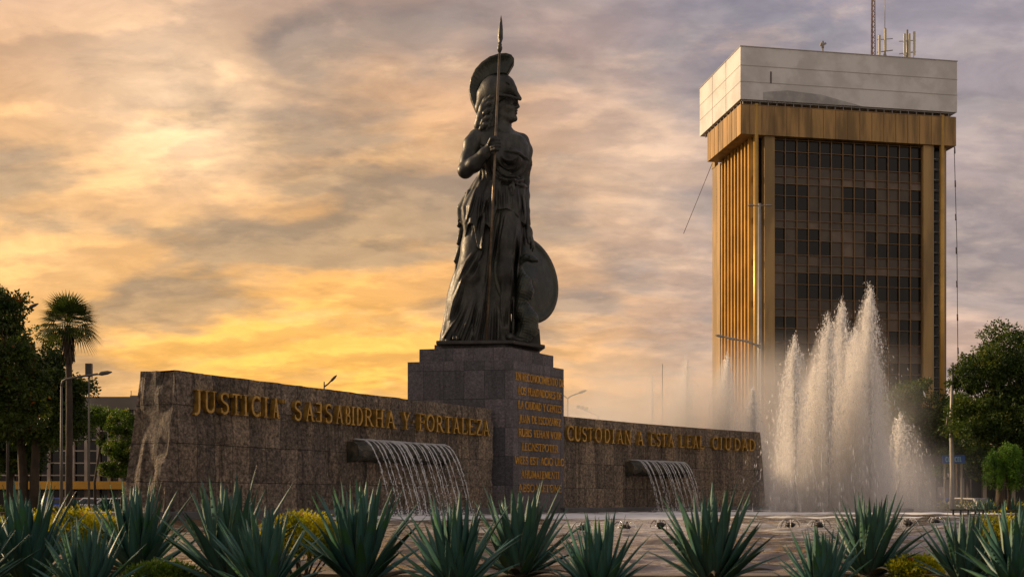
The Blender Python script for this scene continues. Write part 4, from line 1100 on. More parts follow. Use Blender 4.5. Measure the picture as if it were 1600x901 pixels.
def pool_surface():
    ys = [7.62]
    while ys[-1] < 64.3: ys.append(ys[-1]+0.045+(ys[-1]-7.6)*0.0042)
    ys = np.array(ys); nx = 620
    rp = np.array([(p.x, p.y) for p in RING]); q = np.roll(rp, -1, 0)
    X = np.zeros((len(ys), nx))
    for j, y in enumerate(ys):
        yy_ = min(max(y, rp[:, 1].min()+0.02), rp[:, 1].max()-0.02)
        m = (rp[:, 1] <= yy_) != (q[:, 1] <= yy_)
        xs_ = rp[m, 0]+(yy_-rp[m, 1])*(q[m, 0]-rp[m, 0])/(q[m, 1]-rp[m, 1])
        a, b_ = xs_.min(), xs_.max(); mid = 0.5*(a+b_)
        X[j] = a+(b_-a)*np.linspace(0, 1, nx)
    Yg = np.broadcast_to(ys[:, None], X.shape); step = np.gradient(ys)[:, None]
    rg = np.random.default_rng(4); Z = np.zeros(X.shape)
    for _ in range(70):
        lam = 0.26*(6.0**rg.random()); a = rg.normal(0.1, 0.55); k = 2*PI/lam
        ph = rg.uniform(0, 6.28)+0.8*np.sin(X*rg.uniform(0.2, 0.7)+rg.uniform(0, 6))+0.8*np.sin(Yg*rg.uniform(0.2, 0.7)+rg.uniform(0, 6))
        amp = 0.0046*lam**0.95*np.clip((lam/(2.6*step))-0.6, 0, 1)
        Z += amp*np.sin(k*(X*math.sin(a)+Yg*math.cos(a))+ph)
    V = np.stack([X, Yg, Z], -1).reshape(-1, 3); idx = np.arange(X.size).reshape(X.shape)
    Fc = np.stack([idx[:-1, :-1], idx[:-1, 1:], idx[1:, 1:], idx[1:, :-1]], -1).reshape(-1, 4)
    return fast_mesh('pool_water', V, Fc, M_WATER, smooth=True)
tag(pool_surface(), kind='structure')
# planted bed between the camera and the pool
mb = MB(); near = [p for p in RO if p.y < 16]
near.sort(key=lambda p: p.x)
vs_ = [(p.x*1.0, p.y-0.01, 0.0) for p in near]+[(p.x*0.9, 3.2, 0.0) for p in near]+[(p.x*0.9, 3.2, GZ-0.1) for p in near]
m_ = len(near)
mb.add(vs_, [(m_+i, m_+i+1, i+1, i) for i in range(m_-1)]+[(2*m_+i, 2*m_+i+1, m_+i+1, m_+i) for i in range(m_-1)])
tag(mb.build('garden_bed', M_SOIL), kind='structure')
# far pavement ring beyond the pool, with a kerb
def band(name, d0, d1, z, mat, drop):
    A = offset(RING, d0); B = offset(RING, d1); mb = MB(); n = len(RING)
    vs_ = [(p.x, p.y, z) for p in A]+[(p.x, p.y, z) for p in B]+[(p.x, p.y, z-drop) for p in B]+[(p.x, p.y, z-drop) for p in A]
    fs_ = []
    for i in range(n):
        j = (i+1) % n
        if RING[i].y < 20: continue
        fs_ += [(i, j, n+j, n+i), (n+i, n+j, 2*n+j, 2*n+i), (3*n+i, 3*n+j, j, i)]
    mb.add(vs_, fs_); return tag(mb.build(name, mat), kind='structure')
M_PAVE = material('pavement', (0.22, 0.20, 0.18), 0.8, var=0.25, vscale=1.0)
band('pavement', 0.8, 9.0, GZ+0.13, M_PAVE, 0.2)
M_LAWN = material('lawn_soil', (0.05, 0.07, 0.022), 0.9, var=0.5, vscale=1.0)
band('lawn', 1.2, 7.0, GZ+0.20, M_LAWN, 0.06)

# ------------------------------------------------------------------ falling water
def spray_mat(name, col=(0.93, 0.92, 0.90), tr=0.5, alpha=1.0):
    m = bpy.data.materials.new(name); m.use_nodes = True
    t = NT(m.node_tree); t.n.clear()
    d = t.new('ShaderNodeBsdfDiffuse'); d.inputs[0].default_value = (*col, 1)
    q = t.new('ShaderNodeBsdfTranslucent'); q.inputs[0].default_value = (*col, 1)
    g = t.new('ShaderNodeBsdfGlossy'); g.inputs['Roughness'].default_value = 0.15
    mx = t.new('ShaderNodeMixShader'); mx.inputs[0].default_value = tr
    t.l.new(d.outputs[0], mx.inputs[1]); t.l.new(q.outputs[0], mx.inputs[2])
    m2 = t.new('ShaderNodeMixShader'); m2.inputs[0].default_value = 0.12
    t.l.new(mx.outputs[0], m2.inputs[1]); t.l.new(g.outputs[0], m2.inputs[2])
    last = m2.outputs[0]
    if alpha < 1:
        tp = t.new('ShaderNodeBsdfTransparent'); m3 = t.new('ShaderNodeMixShader'); m3.inputs[0].default_value = alpha
        t.l.new(tp.outputs[0], m3.inputs[1]); t.l.new(last, m3.inputs[2]); last = m3.outputs[0]
    out = t.new('ShaderNodeOutputMaterial'); t.l.new(last, out.inputs[0])
    return m
M_SPRAY = spray_mat('water_spray', (0.97, 0.96, 0.95), 0.55, 0.62)
M_SHEET = spray_mat('water_strand', (0.80, 0.80, 0.80), 0.35, 0.8)

def octas(P, D, size, stretch):
    """P (N,3) centres, D (N,3) unit directions of travel; one small spindle each"""
    N = len(P); a = np.cross(D, np.array([0.3, 0.9, 0.2])); a /= np.linalg.norm(a, axis=1)[:, None]+1e-9
    b = np.cross(D, a)
    s = size[:, None]; st = (size*stretch)[:, None]
    V = np.stack([P+D*st, P-D*st, P+a*s, P-a*s*0.5+b*s*0.87, P-a*s*0.5-b*s*0.87], 1).reshape(-1, 3)
    f = np.array([[0, 2, 3], [0, 3, 4], [0, 4, 2], [1, 3, 2], [1, 4, 3], [1, 2, 4]])
    Fc = (np.arange(N)[:, None, None]*5+f[None]).reshape(-1, 3)
    return V, Fc

def cascade(name, lip, root_loc, label, speed, seed, count):
    rg = np.random.default_rng(seed)
    root = empty(name, root_loc); tag(root, label, 'water cascade')
    a, b = lip[0], lip[-1]; m = len(lip)
    mb = MB(); drops_p, drops_d, drops_s = [], [], []
    for k in range(count):
        f = (k+0.5+rg.uniform(-0.38, 0.38))/count
        q = f*(m-1); i = int(q); p0 = lip[i].lerp(lip[min(i+1, m-1)], q-i)
        P, T, N = wall_frame(p0.x)
        v = N*speed*(1+rg.uniform(-0.07, 0.07))+T*rg.uniform(-0.05, 0.12)
        pts, rad = [], []
        tf = math.sqrt(2*(p0.z-0.0)/9.81)
        w0 = rg.uniform(0.016, 0.030)
        n = 26
        for j in range(n+1):
            t = tf*j/n
            q_ = p0+v*t+UP*(-0.5*9.81*t*t)
            if j < 2: q_ = q_+UP*0.01
            wob = 0.010*t/tf
            q_ = q_+T*rg.normal(0, wob)+N*rg.normal(0, wob)
            pts.append(q_); rad.append(w0*(1.25-0.75*j/n)*rg.uniform(0.45, 1.25)*(0.9 if j < n*0.5 else rg.choice([0.35, 1.0])))
        # strand sheet from the back of the lip
        pre = [p0-N*0.55+UP*0.03, p0-N*0.25+UP*0.035]
        mb.tube(pre+pts, [w0*0.8, w0*1.1]+rad, 5, smooth=True)
        nd = 46
        tt = tf*np.sqrt(rg.uniform(0.05, 1, nd))
        for t in tt:
            q_ = p0+v*float(t)+UP*(-0.5*9.81*t*t); vel = (v+UP*(-9.81*t)).normalized()
            sp = 0.035*t/tf
            q_ = q_+Vector(rg.normal(0, sp, 3))
            drops_p.append(q_); drops_d.append(vel); drops_s.append(rg.uniform(0.006, 0.016))
        # splash
        base = p0+v*tf
        for _ in range(26):
            drops_p.append(base+Vector((rg.normal(0, .16), rg.normal(0, .16), 0))-UP*p0.z*0+UP*(abs(rg.normal(0, .09))-base.z+0.0)); drops_d.append(Vector((0, 0, 1))); drops_s.append(rg.uniform(0.006, 0.018))
    o = mb.build('water_strands', M_SHEET, root)
    V, Fc = octas(np.array([tuple(p) for p in drops_p]), np.array([tuple(d) for d in drops_d]), np.array(drops_s), 1.9)
    o2 = fast_mesh('droplets', V, Fc, M_SPRAY, root)
    tag(o2, kind='stuff')
    shift_children(root)
    return root
cascade('water_cascade', LIP1[3:-3], (LIP1[24].x, LIP1[24].y, 0), 'wide cascade of thin white strands falling from the stone lip under SABIDRHA', 1.6, 3, 22)
cascade('water_cascade', LIP2[3:-3], (LIP2[24].x, LIP2[24].y, 0), 'narrower cascade of white strands falling from the lip under A ESTA LEAL', 1.5, 4, 18)

# ---- tall jets
def mist_mat(name, dens, col=(0.97, 0.95, 0.93), aniso=0.5, scale=1.6, pw=1.3, vert=0.3, top=1.0):
    """density falls off towards the side and the top of the plume, broken by noise (unit plume space)"""
    m = bpy.data.materials.new(name); m.use_nodes = True
    t = NT(m.node_tree); t.n.clear()
    g = t.new('ShaderNodeTexCoord').outputs['Generated']; ob = t.new('ShaderNodeTexCoord').outputs['Object']
    x, y, z = t.sep(g)
    dx = t.mul(t.sub(x, 0.5), 2.0); dy = t.mul(t.sub(y, 0.5), 2.0)
    r = t.math('SQRT', t.add(t.mul(dx, dx), t.mul(dy, dy)))
    lim = t.math('POWER', t.math('MAXIMUM', t.sub(1.0, t.mul(z, top)), 0.0), 0.62)
    e = t.div(r, t.math('MAXIMUM', lim, 0.05))
    fall = t.smooth(e, 0.0, 0.98, 1.0, 0.0)
    nz = t.smooth(t.noise(t.mapping(ob, (1, 1, vert)), scale, 3, 0.6), 0.33, 0.68, 0.15, 1.5)
    zf = t.smooth(z, 0.0, 1.0, 1.0, 0.35)
    d = t.mul(t.mul(t.mul(t.math('POWER', fall, pw), nz), zf), dens)
    v = t.new('ShaderNodeVolumePrincipled'); v.inputs['Color'].default_value = (*col, 1); v.inputs['Anisotropy'].default_value = aniso
    t.l.new(d, v.inputs['Density'])
    out = t.new('ShaderNodeOutputMaterial'); t.l.new(v.outputs[0], out.inputs['Volume'])
    return m
def plume(name, R, H, mat, parent, lean=(0, 0), n=20):
    mb = MB(); prof = []
    for k in range(9):
        f = k/8; prof.append((max(0.02, R*(1-f)**0.62), H*f))
    vs_ = []
    for r, z in prof:
        for k in range(n):
            a = 2*PI*k/n; vs_.append((r*math.cos(a)+lean[0]*(1-z/H), r*math.sin(a)+lean[1]*(1-z/H), z))
    m = len(prof)
    mb.add(vs_, [(i*n+k, i*n+(k+1) % n, (i+1)*n+(k+1) % n, (i+1)*n+k) for i in range(m-1) for k in range(n)]+[tuple(range(n-1, -1, -1)), tuple((m-1)*n+k for k in range(n))])
    o = mb.build(name, mat, parent); return tag(o, kind='stuff')
def jet(px, tip_py, Y, label, ndrops, mist, R, spread, drift, seed, dsize=0.017, group=None, core=True):
    rg = np.random.default_rng(seed)
    x = (px-800)*Y/F; H = CZ+(HZ-tip_py)*Y/F
    root = empty('fountain_jet', (x, Y, 0.0)); tag(root, label, 'fountain jet', group or 'tall jets of the fountain')
    v0 = math.sqrt(2*9.81*H); T_ = 2*v0/9.81
    N = ndrops
    t = rg.uniform(0.02, 1.0, N)*T_
    # concentrate near the core when rising; spread when falling
    # the jet breaks into ropes: drops of one rope share its aim and speed
    NR = 64; rope = rg.integers(0, NR, N)
    ra = rg.uniform(0, 2*PI, NR); rw = np.abs(rg.normal(0, 1, NR))*spread*0.9; rv = np.clip(1-np.abs(rg.normal(0, 0.13, NR))-0.04*rw/spread, 0.35, 1.0)
    loose = rg.random(N) < 0.45; wide = loose & (rg.random(N) < 0.16)
    ang = np.where(loose, rg.uniform(0, 2*PI, N), ra[rope]); w = np.where(loose, np.abs(rg.normal(0, 1, N))*spread, rw[rope])
    vv = v0*np.where(loose, np.clip(1-np.abs(rg.normal(0, 0.10, N))-0.05*(w/spread), 0.25, 1.0), rv[rope]*(1-0.012*np.abs(rg.normal(0, 1, N))))
    w = np.where(wide, w*2.3+0.1, w); vv = np.where(wide, vv*rg.uniform(0.72, 0.98, N), vv)
    frac = t/T_
    zz_ = vv*t-0.5*9.81*t*t
    vx = np.cos(ang)*w*(0.25+0.75*frac); vy = np.sin(ang)*w*(0.25+0.75*frac)
    X = vx*t+drift*np.clip(t-0.25*T_, 0, None)**1.3*np.where(loose, rg.uniform(0.2, 1.6, N), 0.7+0.4*np.sin(rope*1.7)); Yy = vy*t
    turb = np.where(loose, 0.045, 0.017)*t
    X += rg.normal(0, 1, N)*turb; Yy += rg.normal(0, 1, N)*turb
    X += np.where(wide, drift*1.6*frac*t, 0)
    ok = zz_ > 0.02
    P = np.stack([X, Yy, zz_], 1)[ok]
    vz = (vv-9.81*t)[ok]
    D = np.stack([vx[ok]+1e-3, vy[ok], vz], 1); D /= np.linalg.norm(D, axis=1)[:, None]+1e-9
    sz = (rg.gamma(2.0, dsize/2.0, len(P))*np.where(wide[ok], 1.35, 0.9)).clip(0.004, 0.05)
    V, Fc = octas(P, D, sz*0.85, 1.8+np.minimum(6.0, np.abs(vz)*0.5))
    tag(fast_mesh('droplets', V, Fc, M_SPRAY, root), kind='stuff')
    if core:
        mb = MB(); pts, rad = [], []
        n = 30
        for k in range(n+1):
            f = k/n; z = 0.1+H*0.93*f
            pts.append((rg.normal(0, 0.012*f), rg.normal(0, 0.012*f), z)); rad.append((0.045+0.055*f**0.5*(1-f)**0.3+0.015*rg.random())*(1-f**6*0.8))
        mb.tube(pts, rad, 7); mb.build('water_column', M_SHEET, root)
    mb = MB(); mb.lathe([(0.16, -0.05), (0.16, 0.05), (0.09, 0.10), (0.05, 0.26), (0.035, 0.30)], n=12); mb.build('nozzle', M_NOZ, root)
    if mist > 0:
        plume('mist', R, H*0.97, mist_mat('mist_%d' % seed, mist, scale=2.4, vert=0.12), root, (drift*2.0, 0))
    return root
M_NOZ = material('dark_nozzle_metal', (0.03, 0.03, 0.03), 0.4, metal=0.6)
jet(1361, 436, 47.5, 'tallest jet, rightmost of the three big ones in front of the tower', 52000, 4.4, 1.9, 0.36, -0.16, 1, 0.010)
jet(1318, 458, 49.5, 'second tallest jet, just left of the tallest one', 40000, 3.2, 1.9, 0.38, -0.14, 2, 0.010)
jet(1296, 482, 47.5, 'jet just left of the second tallest one, leaning spray to the left', 36000, 2.8, 1.9, 0.38, -0.2, 3, 0.010)
jet(1243, 515, 47.0, 'separate medium jet in front of the left part of the tower', 36000, 3.2, 1.4, 0.30, -0.10, 4, 0.010)
jet(1138, 545, 61.0, 'pale distant jet in front of the gold fins of the tower', 34000, 3.0, 2.6, 0.30, -0.15, 5, 0.012)
jet(1074, 548, 62.0, 'faint far jet between the wall top and the tower', 16000, 2.4, 2.8, 0.34, -0.15, 6, 0.010)
jet(1178, 600, 59.0, 'short pale jet right behind the end of the lettered wall', 20000, 2.6, 2.6, 0.34, -0.12, 7, 0.012)
jet(1019, 575, 63.0, 'lowest and leftmost of the faint jets behind the wall', 5000, 1.2, 2.2, 0.34, -0.1, 8, 0.010)
jet(1338, 500, 48.5, 'jet hidden low between the tallest and second tallest ones', 24000, 3.0, 2.0, 0.42, -0.1, 11, 0.010)
jet(1275, 560, 48.0, 'low ragged jet between the medium jet and the big ones', 22000, 2.6, 1.8, 0.42, -0.15, 12, 0.010)
jet(1404, 640, 50.0, 'low spray right of the tallest jet in front of the round tree', 12000, 0.7, 2.1, 0.6, 0.25, 9, 0.010, core=False)
# low drifting mist over the far half of the pool
def low_mist(name, x0, x1, y0, y1, h, dens, seed, label):
    m = bpy.data.materials.new(name+'_vapour'); m.use_nodes = True
    t = NT(m.node_tree); t.n.clear()
    g = t.new('ShaderNodeTexCoord').outputs['Generated']; ob = t.new('ShaderNodeTexCoord').outputs['Object']
    x, y, z = t.sep(g)
    ex = t.mul(t.smooth(x, 0.0, 0.3), t.smooth(x, 1.0, 0.65)); ey = t.mul(t.smooth(y, 0.0, 0.3), t.smooth(y, 1.0, 0.7))
    ez = t.math('POWER', t.smooth(z, 1.0, 0.0), 1.1)
    nz = t.smooth(t.noise(ob, 0.35, 3, 0.6), 0.3, 0.7, 0.4, 1.4)
    v = t.new('ShaderNodeVolumePrincipled'); v.inputs['Color'].default_value = (0.97, 0.95, 0.93, 1); v.inputs['Anisotropy'].default_value = 0.5
    t.l.new(t.mul(t.mul(t.mul(t.mul(ex, ey), ez), nz), dens), v.inputs['Density'])
    out = t.new('ShaderNodeOutputMaterial'); t.l.new(v.outputs[0], out.inputs['Volume'])
    mb = MB(); mb.box((0, 0, h/2), (x1-x0, y1-y0, h)); o = mb.build(name, m, loc=((x0+x1)/2, (y0+y1)/2, 0.03))
    return tag(o, label, 'mist', kind='stuff')
low_mist('mist', -1.0, 22, 57.5, 64, 9.5, 1.1, 1, 'pale vapour drifting behind the lettered wall')
low_mist('mist', 9.5, 19.0, 44.5, 52.0, 3.4, 0.22, 2, 'pale vapour hanging at the foot of the tall jets')

# ---- small dark fountain heads standing in the pool
def nozzle_head(loc, k):
    root = empty('water_bubbler', loc); root.scale = (0.8, 0.8, 0.75); mb = MB(); rg = np.random.default_rng(k)
    mb.lathe([(0.05, -0.1), (0.055, 0.03), (0.09, 0.06), (0.12, 0.10), (0.08, 0.14), (0.02, 0.16)], n=12); mb.build('head', M_NOZ, root)
    for q in range(7):
        a = 2*PI*q/7+0.3*k; mb = MB(); r = 0.22+0.05*rg.random()
        mb.tube([(0.08*math.cos(a), 0.08*math.sin(a), 0.17), (0.6*r*math.cos(a), 0.6*r*math.sin(a), 0.21), (0.9*r*math.cos(a), 0.9*r*math.sin(a), 0.13), (1.15*r*math.cos(a), 1.15*r*math.sin(a), -0.03)], [0.008, 0.009, 0.009, 0.007], 5)
        mb.build('spout_arm', M_NOZ if q % 2 else M_SHEET, root)
    return root
heads = [(910, 816, 'fountain head nearest the pedestal foot'), (977, 815, 'fountain head left of the narrow cascade'), (1032, 812, 'fountain head right under the narrow cascade'), (1235, 812, 'fountain head in calm water right of the wall end'),
         (1281, 812, 'fountain head in front of the left jets'), (1325, 811, 'fountain head in front of the tallest jet'), (1419, 810, 'fountain head right of the tall jets'), (1462, 808, 'rightmost dark fountain head in the open water')]
for k, (px, py, lab) in enumerate(heads):
    Y = (CZ-0.1)*F/(py-HZ-2)*0.82
    o = nozzle_head(((px-800)*Y/F, Y, 0.0), k); tag(o, 'small dark '+lab, 'bubbler', 'small fountain heads in the pool')
# low stone shelf the big jets rise from
mb = MB()
for (pa, pb, Y) in ((1230, 1420, 49.5),):
    xa, xb = (pa-800)*Y/F, (pb-800)*Y/F
    mb.box(((xa+xb)/2, Y, 0.02), (xb-xa, 1.3, 0.28))
tag(mb.build('jet_shelf', M_LEDGE, bevel=0.03), 'long low dark stone shelf from which the tall jets rise', 'stone shelf')
# small slatted bench-like grille by the rim, right
gr = empty('drain_grille', at(1510, 800, 40)); gr.location.z = 0; tag(gr, 'low dark grille on posts in the water at the far right', 'grille')
mb = MB(); mb.box((0, 0, 0.17), (1.25, 0.5, 0.035)); mb.build('top_slab', M_NOZ, gr)
for k in range(5):
    mb = MB(); mb.box((-0.5+0.25*k, -0.15, 0.05), (0.05, 0.05, 0.21)); mb.build('leg', M_NOZ, gr)
# ------------------------------------------------------------------ office tower
TC = Vector((357/F*110, 110, 0)); E1 = Vector((0.984, 0.176, 0)).normalized(); E2 = Vector((-0.17, 0.985, 0)).normalized()
M_GOLDP = material('gold_anodised_panel', (0.38, 0.225, 0.075), 0.5, metal=0.25, var=0.55, vscale=0.8, stretch=(1, 1, 0.12))
M_GOLDD = material('gold_pilaster', (0.40, 0.25, 0.09), 0.55, var=0.45, vscale=0.5, stretch=(1, 1, 0.2))
M_FIN = material('bright_gold_fin', (0.58, 0.34, 0.08), 0.38, metal=0.45, var=0.25, vscale=0.4)
M_WHITE = material('white_sheet_panel', (0.66, 0.64, 0.62), 0.6, var=0.22, vscale=0.35, bump=0.15, bscale=1.0)
M_SEAM2 = material('pale_panel_seam', (0.36, 0.33, 0.31), 0.7)
M_SEAM = material('panel_seam', (0.12, 0.10, 0.09), 0.7)
M_MULL = material('bronze_mullion', (0.20, 0.115, 0.05), 0.5, metal=0.4)
M_STEEL = material('grey_steel', (0.25, 0.24, 0.23), 0.5, metal=0.5)
def glass_mat(name, col, rough=0.12, spec=0.5):
    m = material(name, col, rough, spec=spec, var=0.3, vscale=0.4); return m
M_GD = glass_mat('dark_glass', (0.008, 0.007, 0.008), 0.16, 0.28)
M_GP = glass_mat('curtain_reflection_glass', (0.090, 0.068, 0.050), 0.3, 0.35)  # brown pane tone: curtains, plus warm reflections painted into the colour
M_GM = glass_mat('spandrel_glass', (0.065, 0.045, 0.036), 0.25, 0.35)
M_GB = glass_mat('blind_glass', (0.17, 0.125, 0.092), 0.4, 0.3)
def TW(u, v, z): return TC+E1*u+E2*v+UP*z
def tbox(mb, u0, u1, v0, v1, z0, z1, mi=0):
    vs_ = [TW(u, v, z) for z in (z0, z1) for u, v in ((u0, v0), (u1, v0), (u1, v1), (u0, v1))]
    mb.add(vs_, [(0, 3, 2, 1), (4, 5, 6, 7), (0, 1, 5, 4), (1, 2, 6, 5), (2, 3, 7, 6), (3, 0, 4, 7)], mi)
tower = empty('office_tower', (TC+E1*11+E2*6)+UP*GZ)
tag(tower, 'tall gold and dark glass office tower crowned by a white box, behind the tall jets', 'tower')
ZB0, ZB1, ZC0 = 37.6, 42.46, 34.4
U1 = 21.8; US = 21.15
# white box, hollow like a screen
mb = MB()
tbox(mb, 0, U1+0.05, 0, 0.35, ZB0, ZB1); tbox(mb, 0, 0.35, 0.352, 11.6, ZB0, ZB1); tbox(mb, U1-0.3, U1+0.05, 0.352, 11.6, ZB0, ZB1-0.003); tbox(mb, 0.352, U1-0.302, 11.25, 11.6, ZB0, ZB1-0.003)
tbox(mb, 0.4, U1-0.35, 0.4, 11.2, ZB0+3.2, ZB0+3.4)
crown = mb.build('crown_screen', M_WHITE, tower)
mb = MB()
for zf in (0.33, 0.64): tbox(mb, -0.02, U1+0.07, -0.022, 0.01, ZB0+4.86*zf, ZB0+4.86*zf+0.05)
for zf in (0.33, 0.64): tbox(mb, -0.022, 0.01, 0.0, 11.6, ZB0+4.86*zf, ZB0+4.86*zf+0.035)
for k in (3, 6): tbox(mb, -0.024, 0.01, 11.6*k/9-0.01, 11.6*k/9+0.01, ZB0, ZB1)
tbox(mb, -0.05, U1+0.1, -0.05, 0.12, ZB1, ZB1+0.07); tbox(mb, -0.05, 0.12, 0.12, 11.65, ZB1, ZB1+0.07)
mb.build('seam', M_SEAM2, crown)
mb = MB(); mb.add([TW(0.9+1.3, -0.012, ZB0+0.75), TW(2.2, -0.012, ZB0+0.02), TW(12.0, -0.012, ZB0+0.02), TW(8.0, -0.012, ZB0+0.85), TW(4.6, -0.012, ZB0+1.05)], [(0, 1, 2, 3, 4)]); mb.build('loose_sheet', material('dirty_sheet', (0.42, 0.41, 0.40), 0.7, var=0.3, vscale=0.6), crown)
mb = MB()   # struts in the gap below the white box
for k in range(26): tbox(mb, 0.3+k*0.83, 0.36+k*0.83, 0.2, 0.3, ZB0-0.45, ZB0)
tbox(mb, 0.2, U1-0.2, 0.15, 0.32, ZB0-0.12, ZB0-0.03)
for k in range(12): tbox(mb, 0.2, 0.3, 0.5+k*0.9, 0.56+k*0.9, ZB0-0.45, ZB0)
mb.build('strut', M_STEEL, crown)
# cornice
mb = MB()
tbox(mb, 0.05, U1, 0.08, 9.4, ZC0, ZB0-0.42)
corn = mb.build('cornice', M_GOLDP, tower)
mb = MB()
for k in range(17): tbox(mb, 0.9+k*1.22, 0.94+k*1.22, 0.05, 0.085, ZC0, ZB0-0.44)
tbox(mb, 0.02, 0.9+16*1.22, 0.06, 0.086, ZB0-0.5, ZB0-0.45)
mb.build('front_joints', M_MULL, corn)
mb = MB()
for k in range(7): tbox(mb, 0.02, 0.06, 1.2+k*1.22, 1.24+k*1.22, ZC0, ZB0-0.44)
mb.build('side_joints', M_MULL, corn)
# shaft
V0 = 0.62
mb = MB(); tbox(mb, 1.75, 20.9, V0+0.5, 11.8, GZ, ZC0-0.002); mb.build('core', M_GD, tower)
for (ua, ub) in ((2.5, 3.5), (18.55, 19.6)):
    mb = MB(); tbox(mb, ua, ub, V0-0.28, V0+0.48, GZ, ZC0-0.004 if ua > 10 else ZC0-0.004); mb.build('pilaster', M_GOLDD, tower)
for (ua, vv) in ((1.62, 0.62), (20.42, 0.62)):
    mb = MB(); mb.tube([TW(ua, vv-0.35, GZ), TW(ua, vv-0.35, ZB0-0.3)], 0.24, 14); mb.build('gold_pipe', M_FIN, tower)
mb = MB(); tbox(mb, 21.0, 21.2, V0+0.2, 3.0, GZ, ZC0-0.01); mb.build('side_panel', M_GOLDD, tower)
# right recess with a ladder-like rack
mb = MB()
for k in range(34): tbox(mb, 19.75, 20.75, V0+0.05, V0+0.12, GZ+1+k*1.0, GZ+1.07+k*1.0)
tbox(mb, 19.72, 19.80, V0, V0+0.12, GZ, ZC0-0.01)
mb.build('service_rack', M_STEEL, tower)
# left side: flat panel at the far end and vertical fins
mb = MB(); tbox(mb, 1.45, 1.75, 9.6, 11.85, GZ, ZC0-0.006); tbox(mb, 1.4, 1.76, 11.0, 11.9, ZC0-0.004, ZB0-1.0); mb.build('end_panel', M_GOLDD, tower)
NF = 9
for k in range(NF):
    v = 1.25+k*(8.15/NF)
    mb = MB(); tbox(mb, 1.28, 1.76, v, v+0.26, GZ, ZC0-0.008); mb.build('fin', M_FIN, tower)
mb = MB()
for k in range(9): tbox(mb, 1.70, 1.755, 0.9, 9.6, GZ+3.8+k*3.9, GZ+4.4+k*3.9)
mb.build('floor_band', M_MULL, tower)
# front curtain wall
GU0, GU1, NC = 3.52, 18.54, 13
rg = np.random.default_rng(77)
ztop = ZC0-0.05; ftop = ZC0-0.1; FH = 4.14
cw = (GU1-GU0)/NC
open_rows = {0: 'd'*13, 1: 'dddpppdddppdd'}
pats = [('ddddddddddddd', 'ddddddddddddd'), ('dddpppdddpppd'[::1], 'dddpppdddppdd'), ('dpddpbbpdpddd', 'dpdddpbpddddd'), ('ppddddddddddd', 'ppddddddddddd'), ('ddpbpppddbbdd', 'ddpbpppddbddd'), ('ddpppddddpddd', 'ddppdddddpddd'), ('dpdpdpdddpddd', 'ddpddpddddddd'), ('ddddpdddppddd', 'ddddpddddpddd'), ('dddpppddddddd', 'dddpppddddddd')]
mm = {'d': 0, 'p': 1, 's': 2, 'b': 3}
z = ftop; fl = 0
while z > GZ+1 and fl < 9:
    rows = [(1.12, pats[fl][0]), (1.36, pats[fl][1]), (0.95, 's'*13), (0.71, 'p'*13 if fl in (0, 1, 2, 3, 4, 5, 6) else 's'*13)]
    mb = MB(); zz0 = z
    for h, pat in rows:
        for c_ in range(NC):
            ch = pat[c_]
            if ch == 's' and rg.random() < 0.07: ch = 'p'
            if ch == 'p' and rg.random() < 0.14: ch = 'b'
            tilt = rg.uniform(-0.012, 0.012, 2)
            ua, ub = GU0+c_*cw, GU0+(c_+1)*cw
            mb.add([TW(ua, V0+0.2+tilt[0], zz0-h), TW(ub, V0+0.2-tilt[0], zz0-h), TW(ub, V0+0.2-tilt[0]+tilt[1], zz0), TW(ua, V0+0.2+tilt[0]+tilt[1], zz0)], [(0, 1, 2, 3)], mm[ch])
        zz0 -= h
    band_ = mb.build('window_band', [M_GD, M_GP, M_GM, M_GB], tower)
    mb = MB(); zz0 = z
    for h, pat in rows:
        tbox(mb, GU0, GU1, V0+0.06, V0+0.15, zz0-0.045, zz0+0.0, 0); zz0 -= h
    mb.build('transom', M_MULL, band_)
    z -= FH; fl += 1
for c_ in range(NC+1):
    u = GU0+c_*cw
    mb = MB(); tbox(mb, u-0.035, u+0.035, V0+0.02, V0+0.17, GZ, ZC0-0.012); mb.build('mullion', M_MULL, tower)
# streaky stain marks and torn sheet on the crown: small dark bracket shapes
mb = MB(); tbox(mb, 2.9, 3.05, -0.03, 0.0, ZB0+1.6, ZB0+2.7); mb.build('bracket', M_SEAM, crown)
shift_children(tower)

# roof masts: separate things on the roof
def root_at(name, p, label, cat, group=None):
    o = empty(name, p); tag(o, label, cat, group); return o
def tw_u(px, v=5.0):
    a = (px-800)/F
    return (a*(110+0.985*v)-(TC.x-0.17*v))/(0.984-a*0.176)
p = TW(tw_u(1364, 0.9), 0.9, ZB1-0.6)
o = root_at('lattice_mast', p, 'tall thin red and white lattice mast on the tower roof', 'mast')
mb = MB()
for k in range(3):
    a = 2*PI*k/3; mb.tube([(0.22*math.cos(a), 0.22*math.sin(a), 0), (0.14*math.cos(a), 0.14*math.sin(a), 12)], 0.05, 5)
for j in range(24):
    z = j*0.5
    for k in range(3):
        a, b_ = 2*PI*k/3, 2*PI*(k+1)/3; r = 0.22-0.08*z/12
        mb.tube([(r*math.cos(a), r*math.sin(a), z), (r*math.cos(b_), r*math.sin(b_), z+0.5)], 0.025, 4, cap=False)
mb.build('lattice', material('rusty_mast_paint', (0.16, 0.09, 0.08), 0.6, var=0.4, vscale=0.6), o)
M_PALE = material('pale_antenna_panel', (0.52, 0.48, 0.36), 0.5)
